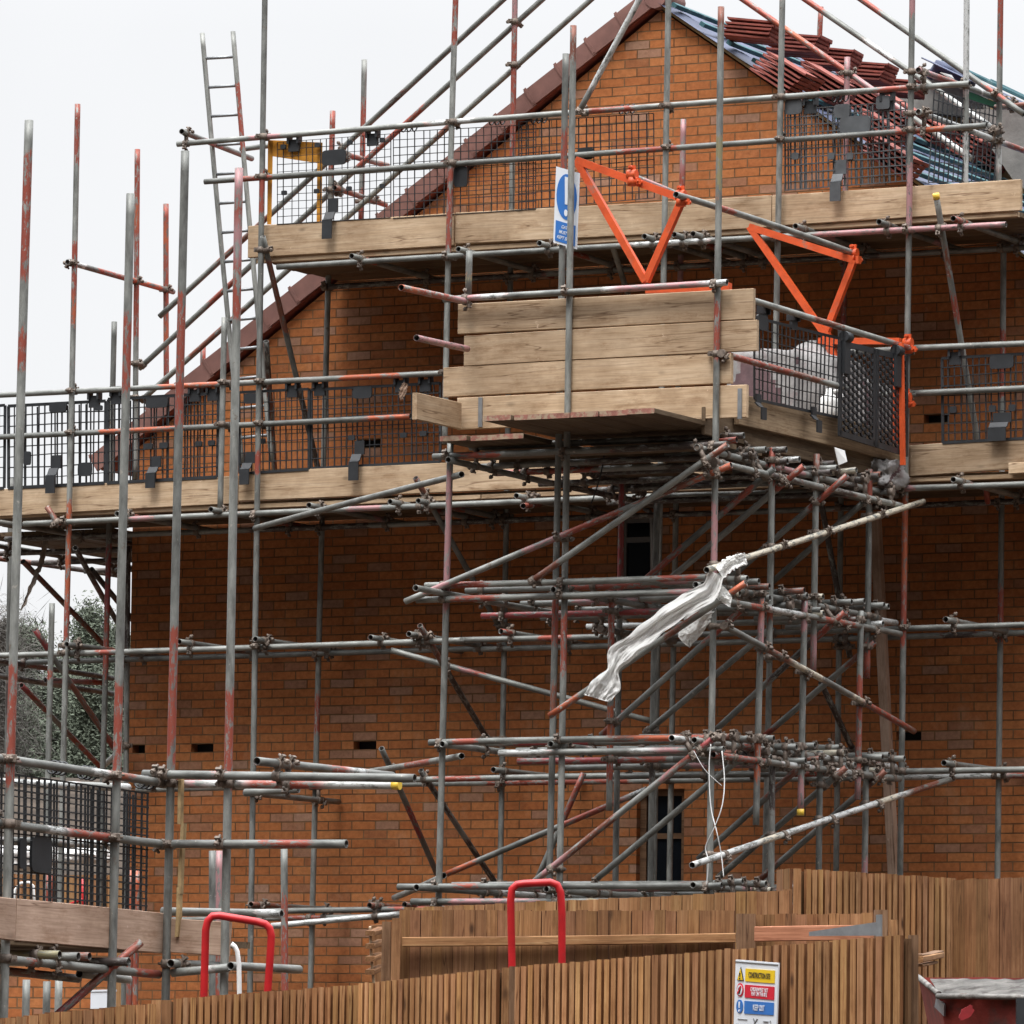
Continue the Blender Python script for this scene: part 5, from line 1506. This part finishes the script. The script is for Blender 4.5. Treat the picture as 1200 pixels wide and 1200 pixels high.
post(f2b, 917, 928, 1042, 34.7, M_FENCE2)
# short fence end, seen edge on
f5 = thing('fence_end', 'short angled fence end with stacked horizontal rungs beside the left yard post', 'fence', V((PD(445, 1110, 35).x, 35, .5)))
for k in range(4):
    y = 1094 + k * 15
    board(f5, 'rung', PD(433.5, y, 34.6), PD(448, y - 5.5, 34.9), Z * .03, V((0, .06, 0)), M_FENCE2)
board(f5, 'upright', PD(434, 1086, 34.7), PD(438, 1155, 34.7), V((.014, 0, 0)), V((0, .1, 0)), M_BOARD)
board(f5, 'backing', PD(441, 1084, 35.0), PD(444, 1155, 35.0), V((.075, 0, 0)), V((0, .02, 0)), M_FENCE2)

f3 = thing('slatted_fence', 'tall slatted fence right of centre below the long timber prop', 'fence', V((PD(1030, 1080, 37).x, 37, .6)))
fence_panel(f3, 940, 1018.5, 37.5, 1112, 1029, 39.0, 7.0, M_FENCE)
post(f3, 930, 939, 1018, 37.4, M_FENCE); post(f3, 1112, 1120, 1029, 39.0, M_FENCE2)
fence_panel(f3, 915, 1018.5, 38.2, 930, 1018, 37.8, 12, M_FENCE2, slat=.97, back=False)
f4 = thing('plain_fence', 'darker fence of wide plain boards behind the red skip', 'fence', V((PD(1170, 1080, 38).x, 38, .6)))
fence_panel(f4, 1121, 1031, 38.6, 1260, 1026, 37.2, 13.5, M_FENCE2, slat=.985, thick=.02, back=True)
off = thing('timber_offcut', 'pair of orange timber offcuts jutting right from the front fence end post', 'timber', PD(1090, 1122, 26.2))
board(off, 'offcut', PD(1075, 1124.5, 25.85), PD(1101, 1118.5, 26.6), Z * .027, V((0, .05, 0)), M_FENCE); board(off, 'offcut', PD(1075, 1132, 25.9), PD(1094, 1127, 26.5), Z * .010, V((0, .05, 0)), M_FENCE2)
board(off, 'offcut', PD(1075, 1118.5, 25.9), PD(1100, 1115.0, 26.6), Z * .006, V((0, .05, 0)), M_POST)

# construction sign on the front fence
sd = 26.48
tl = PD(863, 1124.5, sd + .08); tr = PD(913, 1128.5, sd - .22); blv = PD(860.5, 1203, sd + .08)
def b2(poly, circ, text):
    poly('yellow_panel', [(.25, .12), (.935, .115), (.935, .305), (.25, .31)], M_SYEL, .0075)
    poly('red_panel', [(.25, .36), (.935, .355), (.935, .55), (.25, .55)], M_SRED, .0075)
    poly('blue_panel', [(.25, .60), (.935, .59), (.935, .775), (.25, .79)], M_BLUE, .0075)
    poly('top_edge', [(.0, .022), (1, .022), (1, .036), (0, .036)], M_GALV, .0072)
    poly('bottom_panel', [(.06, .955), (.95, .955), (.95, .99), (.06, .99)], M_INK, .0072)
    poly('warning_triangle', [(.06, .305), (.215, .305), (.1375, .10)], M_INK, .0075)
    poly('warning_triangle', [(.08, .296), (.195, .296), (.1375, .13)], M_SYEL, .010)
    poly('warning_mark', [(.125, .19), (.15, .19), (.145, .25), (.13, .25)], M_INK, .0125); poly('warning_mark', circ(.1375, .275, .014, .010), M_INK, .0125)
    poly('prohibition_ring', circ(.1375, .445, .078, .10), M_SRED, .0075); poly('prohibition_field', circ(.1375, .445, .058, .076), M_SWHITE, .010)
    poly('figure', [(.115, .50), (.11, .43), (.13, .395), (.155, .40), (.165, .44), (.15, .50)], M_INK, .0115)
    poly('prohibition_bar', [(.09, .50), (.105, .515), (.185, .39), (.17, .375)], M_SRED, .0135)
    poly('mandatory_disc', circ(.1375, .69, .078, .10), M_BLUE, .0075)
    poly('mandatory_mark', [(.12, .62), (.155, .62), (.148, .715), (.127, .715)], M_SWHITE, .010); poly('mandatory_mark', circ(.1375, .755, .017, .02), M_SWHITE, .010)
    W_ = (tr - tl).length
    text('CONSTRUCTION SITE', .59, .212, .036, M_INK, .010, .50)
    text('CHILDREN MUST NOT', .60, .420, .026, M_SWHITE, .010, .55); text('PLAY ON THIS SITE', .60, .487, .026, M_SWHITE, .010, .58)
    text('KEEP OUT', .60, .69, .038, M_SWHITE, .010, .55)
    for x0, x1, y in ((.10, .32, .875), (.70, .82, .875), (.70, .80, .888)): poly('small_print', [(x0, y), (x1, y), (x1, y + .006), (x0, y + .006)], M_GALV, .0075)
    poly('emblem', [(.46, .85), (.48, .85), (.515, .90), (.55, .85), (.57, .85), (.50, .925), (.48, .925), (.50, .905)], M_GALV, .0075)
    poly('emblem', [(.85, .885), (.865, .855), (.88, .885)], M_GALV, .0075)
nn = (tr - tl).cross(tl - blv).normalized(); nn = nn if nn.y < 0 else -nn
sign_panel('construction_sign', 'white construction site safety sign with yellow, red and blue panels', tl, tr - tl, blv - tl, nn, b2)
print('construction sign', (tr - tl).length, (blv - tl).length)

# ================================================================ SKIP
sk = thing('waste_skip', 'battered dark red steel skip with a scratched bare metal rim', 'skip', PD(1150, 1400, 28))
FL, FR = PD(1100, 1165, 27.0), PD(1255, 1167, 26.4); BL, BR = PD(1076, 1145, 28.1), PD(1255, 1146, 28.6)
gz = ground(FL.x, 27)
bm = bmesh.new()
o0 = FL
dn = lambda p, dx, dy: V((p.x + dx, p.y + dy, gz + .1))
c = [FL, FR, dn(FR, -.0, .1), dn(FL, .30, .1), BL, BR, dn(BR, 0, -.1), dn(BL, .35, -.1)]
v = [bm.verts.new(p - o0) for p in c]
for q in ((0, 1, 2, 3), (4, 5, 6, 7), (0, 3, 7, 4), (1, 5, 6, 2), (3, 2, 6, 7)): bm.faces.new([v[i] for i in q])
bmesh.ops.subdivide_edges(bm, edges=bm.edges[:], cuts=10, use_grid_fill=True)
for vv in bm.verts: vv.co += V((0, mnoise.noise(vv.co * 3) * .02, mnoise.noise(vv.co * 4 + V((3, 0, 0))) * .008))
fix(bm); link('body', bm_mesh(bm, 'body'), M_SKIP, sk, o0)
bm = bmesh.new()       # wide folded rim: front lip, sloping plate
t1 = PD(1089, 1147, 27.5); t2 = PD(1255, 1148, 27.0)
g = []
for i in range(31):
    s = i / 30; row_ = []
    for j in range(6):
        r_ = j / 5; p = FL.lerp(FR, s).lerp(t1.lerp(t2, s), r_) + V((0, -.03, 0)) + Z * (.006 * mnoise.noise(V((s * 14, r_ * 3, 2)))) + V((0, .02 * mnoise.noise(V((s * 9, r_ * 2, 7))), 0))
        row_.append(bm.verts.new(p - o0))
    g.append(row_)
for i in range(30):
    for j in range(5): bm.faces.new((g[i][j], g[i + 1][j], g[i + 1][j + 1], g[i][j + 1]))
bmesh.ops.solidify(bm, geom=bm.faces[:], thickness=.02)
add_rod(bm, V((-.01, -.04, -.01)), FR - o0 + V((0, -.04, -.01)), .013, 8)
fix(bm); link('rim', bm_mesh(bm, 'rim'), M_RIM, sk, o0)
bm = bmesh.new(); add_rod(bm, FL - o0 + V((0, -.02, 0)), BL - o0, .014, 8); fix(bm); link('rim', bm_mesh(bm, 'rim'), M_RIM, sk, o0)
for x in (1196,):
    p = PD(x, 1170, 26.55); bm = bmesh.new(); add_box(bm, V((0, .0, -.5)), V((.02, 0, 0)), V((0, .025, 0)), Z * .5); fix(bm); link('rib', bm_mesh(bm, 'rib'), M_BLACK, sk, p)
p = PD(1132, 1187, 26.80); bm = bmesh.new()
pts = [(math.cos(i * .393) * .030 * (1 + .15 * math.sin(i * 2.1)), math.sin(i * .393) * .034 * (1 + .15 * math.cos(i * 1.7))) for i in range(16)]
fr = [bm.verts.new(V((x + y * .5, -.03, y))) for x, y in pts]; bk = [bm.verts.new(q.co + V((0, .03, 0))) for q in fr]; bm.faces.new(fr); bm.faces.new(bk[::-1])
for i in range(16): bm.faces.new((fr[i], fr[(i + 1) % 16], bk[(i + 1) % 16], bk[i]))
fix(bm); link('paint_daub', bm_mesh(bm, 'paint_daub'), M_DAUB, sk, p)
a_, b_ = PD(1097, 1168, 27.12), PD(1107, 1180, 26.95)
bm = bmesh.new(); fr = [bm.verts.new(q - a_) for q in (PD(1097, 1168, 27.08), PD(1106, 1177, 26.92), PD(1106, 1191, 26.95), PD(1095, 1180, 27.1))]; bk = [bm.verts.new(q.co + V((.01, .01, 0))) for q in fr]
bm.faces.new(fr); bm.faces.new(bk[::-1])
for i in range(4): bm.faces.new((fr[i], fr[(i + 1) % 4], bk[(i + 1) % 4], bk[i]))
fix(bm); link('sticker', bm_mesh(bm, 'sticker'), M_GALV, sk, a_)

# ================================================================ RED HOOPS AND WHITE PIPE
def hoop(pts, d, label, r=.021):
    ps = [PD(x, y, d) for x, y in pts]
    ps[0] = V((ps[0].x, ps[0].y, ground(ps[0].x, ps[0].y))) ; ps[-1] = V((ps[-1].x, ps[-1].y, ground(ps[-1].x, ps[-1].y)))
    th = thing('hoop_barrier', label, 'barrier', (ps[0] + ps[-1]) / 2, 'red steel hoops standing behind the fence')
    c0 = ps[len(ps) // 2]; bm = bmesh.new(); add_path(bm, [p - c0 for p in ps], r, 10); fix(bm); link('hoop_tube', bm_mesh(bm, 'hoop_tube'), M_RED, th, c0)
hoop([(236, 1260), (239, 1165), (241, 1090), (243.5, 1079), (249, 1073.5), (257, 1073), (300, 1080), (311, 1083), (316, 1088), (318, 1097), (316, 1130), (313, 1170), (311, 1260)], 30.3, 'glossy red steel hoop in front of the corner scaffold boards')
hoop([(600, 1260), (600, 1130), (598.5, 1055), (600, 1042), (606, 1036.5), (614, 1035.5), (645, 1034), (653, 1037), (657, 1046), (658.5, 1070), (658.5, 1128), (659, 1260)], 30.6, 'glossy red steel hoop below the pink brace of the bay')
ps = [PD(x, y, 31) for x, y in ((281, 1240), (280.5, 1165), (280, 1130), (278, 1115), (275, 1109), (271, 1106))]
bm = bmesh.new(); add_path(bm, [p - ps[2] for p in ps], .013, 8); fix(bm); tag(link('bent_pipe', bm_mesh(bm, 'bent_pipe'), M_WHITE, None, ps[2]), 'white bent plastic pipe rising beside the red hoop on the left', 'pipe')

# ================================================================ GROUND, FAR SITE, TREES
bm = bmesh.new()
xs = [-1500, -600, -250, -120] + [-80 + 4 * i for i in range(41)] + [120, 250, 600, 1500]
ys = [-60, -20, 0] + [8 + 3 * i for i in range(38)] + [140, 180, 240, 400, 900, 3000]
g = [[bm.verts.new((x, y, ground(x, y) + (.05 * mnoise.noise(V((x * .4, y * .4, 0))) if 44 > y > 10 else .25 * mnoise.noise(V((x * .15, y * .15, 0))) * sstep(44, 60, y)))) for y in ys] for x in xs]
for i in range(len(xs) - 1):
    for j in range(len(ys) - 1):
        f = bm.faces.new((g[i][j], g[i + 1][j], g[i + 1][j + 1], g[i][j + 1])); f.smooth = True
fix(bm); o = link('ground', bm_mesh(bm, 'ground'), M_EARTH); o['kind'] = 'structure'

def tree(px, ytop, d, wide_px, label, kind, seed):
    r2 = random.Random(seed)
    top = PD(px, ytop, d); x, y = top.x, top.y; gz = ground(x, y); H = top.z - gz; Rw = wide_px * d / FPX / 2
    th = thing('pine_tree' if kind == 'pine' else 'bare_tree', label, 'tree', V((x, y, gz)), 'trees on the skyline beyond the site')
    bm = bmesh.new()
    tr_ = [V((0, 0, 0)), V((.1, 0, H * .4)), V((-.05, .1, H * .75)), V((0, 0, H * .97))]
    add_path(bm, tr_, .2, 8, rad=[.28, .2, .12, .03])
    limbs = []
    for i in range(60 if kind == 'pine' else 45):
        h = H * r2.uniform(.18, .95); an = r2.uniform(0, 6.28)
        reach = Rw * (1.0 - .75 * (h / H) ** 1.7) * r2.uniform(.6, 1.1)
        p = V((0, 0, h)); q = V((math.cos(an) * reach, math.sin(an) * reach, h + reach * r2.uniform(-.1, .45) + (0 if kind == 'pine' else reach * .6)))
        limbs.append((p, q)); add_path(bm, [p, (p + q) / 2 + V((0, 0, .1)), q], .04, 4, rad=[.06, .04, .015])
    fix(bm); link('trunk', bm_mesh(bm, 'trunk'), M_BARK, th, V((x, y, gz)))
    bm = bmesh.new()
    for p, q in limbs:
        nleaf = 620 if kind == 'pine' else 80
        for _ in range(nleaf):
            t = r2.uniform(.25, 1.08); c = p.lerp(q, t) + V([r2.gauss(0, .22 if kind == 'pine' else .35) for _ in range(3)])
            a = V([r2.gauss(0, 1) for _ in range(3)]).normalized(); b = a.orthogonal().normalized()
            if kind == 'pine': l_, w_ = r2.uniform(.03, .075), r2.uniform(.013, .03)
            else: l_, w_ = r2.uniform(.15, .4), .007
            bm.faces.new([bm.verts.new(c + a * l_), bm.verts.new(c + b * w_), bm.verts.new(c - a * l_), bm.verts.new(c - b * w_)])
    link('crown', bm_mesh(bm, 'crown'), M_PINE if kind == 'pine' else M_TWIG, th, V((x, y, gz)))
for a in ((105, 703, 150, 42, 'pointed grey-green pine rising highest behind the left return scaffold', 'pine', 1), (83, 760, 165, 60, 'broad dark pine left of the highest pine', 'pine', 2),
          (135, 722, 160, 55, 'dense pine close against the house corner', 'pine', 3), (30, 728, 145, 55, 'dark pine seen between the two leftmost poles', 'pine', 4),
          (4, 722, 120, 50, 'bare leafless tree at the left edge of the photo', 'bare', 5), (60, 800, 140, 60, 'lower pine with sparse branches beneath the broad dark pine', 'pine', 6), (112, 790, 135, 55, 'lower dark pine in front of the pointed pine near the house', 'pine', 7),
          (-30, 745, 150, 60, 'pine just outside the left edge of the photo', 'pine', 8), (165, 735, 150, 60, 'pine mostly hidden by the house corner', 'pine', 9), (20, 840, 130, 70, 'low bushy pine at the foot of the leftmost poles', 'pine', 11)):
    tree(*a)
# the rest of the wood runs on either side as one mass
bm = bmesh.new(); r3 = random.Random(99)
for i in range(64):
    x = -95 + i * 2.6 + r3.uniform(-1.5, 1.5); y = r3.uniform(172, 205); gz = ground(x, y)
    if -24 < x < -11: continue
    H = r3.uniform(8, 13); Rw = r3.uniform(1.6, 2.8)
    add_path(bm, [V((x, y, gz)), V((x + .1, y, gz + H * .9))], .15, 5, mi=1, rad=[.22, .04])
    for _ in range(1500):
        h = r3.uniform(.12, 1.0); an = r3.uniform(0, 6.28); rr_ = Rw * (1.05 - .85 * h ** 1.6) * math.sqrt(r3.random()) * (1 + .35 * math.sin(an * 3 + h * 19 + i))
        c = V((x + math.cos(an) * rr_, y + math.sin(an) * rr_, gz + h * H)); a = V([r3.gauss(0, 1) for _ in range(3)]).normalized(); b = a.orthogonal().normalized()
        l_ = r3.uniform(.10, .24)
        bm.faces.new([bm.verts.new(c + a * l_), bm.verts.new(c + b * l_ * .5), bm.verts.new(c - a * l_), bm.verts.new(c - b * l_ * .5)])
o = link('woodland', bm_mesh(bm, 'woodland'), [M_PINE, M_BARK]); o['kind'] = 'stuff'
# things on the far side of the site, seen through the mesh
ft = thing('far_fence', 'far pale timber hoarding glimpsed through the near-left mesh', 'fence', V((PD(80, 1040, 60).x, 60, 2)))
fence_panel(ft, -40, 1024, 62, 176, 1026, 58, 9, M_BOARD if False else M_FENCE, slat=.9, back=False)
def lump(name, px, py, d, s, m, label, cat, seed): blob(name, PD(px, py, d), s, m, label, cat, seed, .2, None, .5)
lump('covered_pallet', 32, 1004, 56, (.22, .3, .12), M_WHITE, 'white wrapped pallet seen through the mesh by the dark plate', 'pallet', 31)
lump('covered_pallet', 84, 1003, 57, (.30, .3, .07), M_WHITE, 'flat white wrapped pallet seen through the middle of the mesh', 'pallet', 32)
bb = thing('red_barrier', 'small red tubular barrier glimpsed through the mesh', 'barrier', PD(97, 1075, 45))
bm = bmesh.new(); c0 = PD(97, 1040, 45)
for a, b in (((97, 1028), (98, 1085)), ((82, 1060), (101, 1052)), ((101, 1050), (102, 1085)), ((82, 1060), (83, 1085))): add_path(bm, [PD(*a, 45) - c0, PD(*b, 45) - c0], .014, 6)
fix(bm); link('barrier_tube', bm_mesh(bm, 'barrier_tube'), M_RED, bb, c0)
bm = bmesh.new(); c0 = PD(28, 1040, 44)
add_path(bm, [PD(x, y, 44) - c0 for x, y in ((17, 1075), (18, 1042), (24, 1035), (34, 1034), (39, 1038), (41, 1075))], .012, 6); fix(bm)
tag(link('white_hoop', bm_mesh(bm, 'white_hoop'), M_WHITE, None, c0), 'thin white hoop of pipe seen through the mesh on the left', 'hoop')
for x0, x1, y0, pt, d, lab in ((154, 154, 1018, 'oorrr', 44, 'left one of two orange-red poles beside the mesh end'), (161, 161, 1020, 'orror', 44.3, 'right one of two orange-red poles beside the mesh end'),
                           (58, 58, 1025, 'rrrrr', 43, 'red painted pole behind the dark mesh plate'), (31, 31, 1148, 'ggg', 36, 'grey pole stub under the left end of the near deck'), (55, 55, 1150, 'gpp', 36.5, 'pinkish pole stub below the three tube ends'),
                           (69, 70, 1147, 'gpp', 36.2, 'grey-pink pole stub beside the red raking tube foot')):
    p = PD(x0, y0, d); q = V((p.x, p.y, ground(p.x, p.y)))
    th = thing('scaffold_pole', lab, 'pole', q, 'poles standing on the site behind the corner scaffold'); tube(th, 'pole_tube', p, q, pt)
# brick pallet, white box
bm = bmesh.new(); c0 = PD(60, 1170, 41); add_box(bm, V(), V((.45, 0, 0)), V((0, .4, 0)), V((0, 0, .22))); fix(bm)
bp_ = thing('brick_stack', 'low stack of new bricks beneath the near scaffold deck', 'brick stack', c0 - Z * .22); link('bricks', bm_mesh(bm, 'bricks'), M_BRICK, bp_, c0, frame_rot(V((1, 0, 0)), Z))
bm = bmesh.new(); add_box(bm, V((0, 0, -.235)), V((.47, 0, 0)), V((0, .42, 0)), V((0, 0, .012))); add_box(bm, V((-.3, 0, -.30)), V((.05, 0, 0)), V((0, .42, 0)), V((0, 0, .05))); add_box(bm, V((.3, 0, -.30)), V((.05, 0, 0)), V((0, .42, 0)), V((0, 0, .05))); fix(bm)
link('pallet', bm_mesh(bm, 'pallet'), M_DECK, bp_, c0)
bm = bmesh.new(); c0 = PD(121, 1172, 37); add_box(bm, V(), V((.075, 0, .003)), V((0, .1, 0)), V((0, 0, .055))); add_box(bm, V((0, -.0, .06)), V((.08, 0, .003)), V((0, .105, 0)), V((0, 0, .006))); fix(bm)
tag(link('white_box', bm_mesh(bm, 'white_box'), M_SWHITE, None, c0), 'small pale blue-white box just above the front fence', 'box')

# ================================================================ CAMERA, LIGHT, SKY
cam = bpy.data.cameras.new('camera'); co = bpy.data.objects.new('camera', cam); COL.objects.link(co)
co.matrix_world = Matrix.Translation(CAM) @ Matrix((RT, UP, -FW)).transposed().to_4x4()
cam.sensor_width = 36; cam.sensor_fit = 'HORIZONTAL'; cam.lens = FPX / 1200 * 36; cam.clip_end = 8000; cam.clip_start = .5
scene.camera = co
SUN_EL, SUN_AZ = 60, 205     # azimuth clockwise from +Y
sd_ = V((math.sin(R(SUN_AZ)) * math.cos(R(SUN_EL)), math.cos(R(SUN_AZ)) * math.cos(R(SUN_EL)), math.sin(R(SUN_EL))))
sl = bpy.data.lights.new('sun', 'SUN'); so = bpy.data.objects.new('sun', sl); COL.objects.link(so)
sl.energy = 1.5; sl.angle = R(20); sl.color = (1, .975, .94)
so.rotation_mode = 'QUATERNION'; so.rotation_quaternion = V((0, 0, 1)).rotation_difference(sd_); so.location = (0, -10, 40)
wd = bpy.data.worlds.new('World'); scene.world = wd; wd.use_nodes = True
nt = wd.node_tree; bg = nt.nodes['Background']; L = nt.links.new
sky = nt.nodes.new('ShaderNodeTexSky'); sky.sky_type = 'NISHITA'; sky.sun_disc = False; sky.sun_elevation = R(SUN_EL); sky.sun_rotation = R(SUN_AZ)
sky.air_density = 1.0; sky.dust_density = 4.0
# cloud cover: an even overcast, brighter overhead than at the horizon as such skies are
tc = nt.nodes.new('ShaderNodeTexCoord'); sx = nt.nodes.new('ShaderNodeSeparateXYZ'); L(tc.outputs['Generated'], sx.inputs[0])
nz = nt.nodes.new('ShaderNodeTexNoise'); nz.inputs['Scale'].default_value = 5.0; nz.inputs['Detail'].default_value = 4.0
L(tc.outputs['Generated'], nz.inputs['Vector'])
zr = ramp(nt, [(0.0, (5.95, 6.0, 6.1)), (0.18, (6.05, 6.1, 6.2)), (0.5, (11.5, 11.6, 11.9)), (1.0, (42, 42.3, 43))]); L(sx.outputs[2], zr.inputs[0])
# unseen low sky behind camera is dimmed to cut frontal light on the wall
zb_ = ramp(nt, [(0.0, (.4, .41, .43)), (0.36, (.6, .61, .63)), (0.62, (14, 14.2, 14.6)), (1.0, (42, 42.3, 43))]); L(sx.outputs[2], zb_.inputs[0])
fb = nt.nodes.new('ShaderNodeMapRange'); fb.interpolation_type = 'SMOOTHSTEP'; fb.inputs[1].default_value = .9; fb.inputs[2].default_value = .45; fb.inputs[3].default_value = 0; fb.inputs[4].default_value = 1
L(sx.outputs[1], fb.inputs[0])
zm_ = nt.nodes.new('ShaderNodeMix'); zm_.data_type = 'RGBA'; L(fb.outputs[0], zm_.inputs[0]); L(zr.outputs[0], zm_.inputs[6]); L(zb_.outputs[0], zm_.inputs[7])
rp = ramp(nt, [(0.3, (.94, .945, .955)), (0.7, (1.04, 1.04, 1.04))]); L(nz.outputs['Fac'], rp.inputs[0])
ml = nt.nodes.new('ShaderNodeMix'); ml.data_type = 'RGBA'; ml.blend_type = 'MULTIPLY'; ml.inputs[0].default_value = 1.0
L(zm_.outputs[2], ml.inputs[6]); L(rp.outputs[0], ml.inputs[7])
mx = nt.nodes.new('ShaderNodeMix'); mx.data_type = 'RGBA'; mx.inputs[0].default_value = .97
L(sky.outputs[0], mx.inputs[6]); L(ml.outputs[2], mx.inputs[7]); L(mx.outputs[2], bg.inputs['Color']); bg.inputs['Strength'].default_value = .105
vs = scene.view_settings; vs.view_transform = 'Standard'; vs.look = 'None'; vs.exposure = 0.55; vs.gamma = 1.0; vs.use_curve_mapping = False
scene.cycles.max_bounces = 8
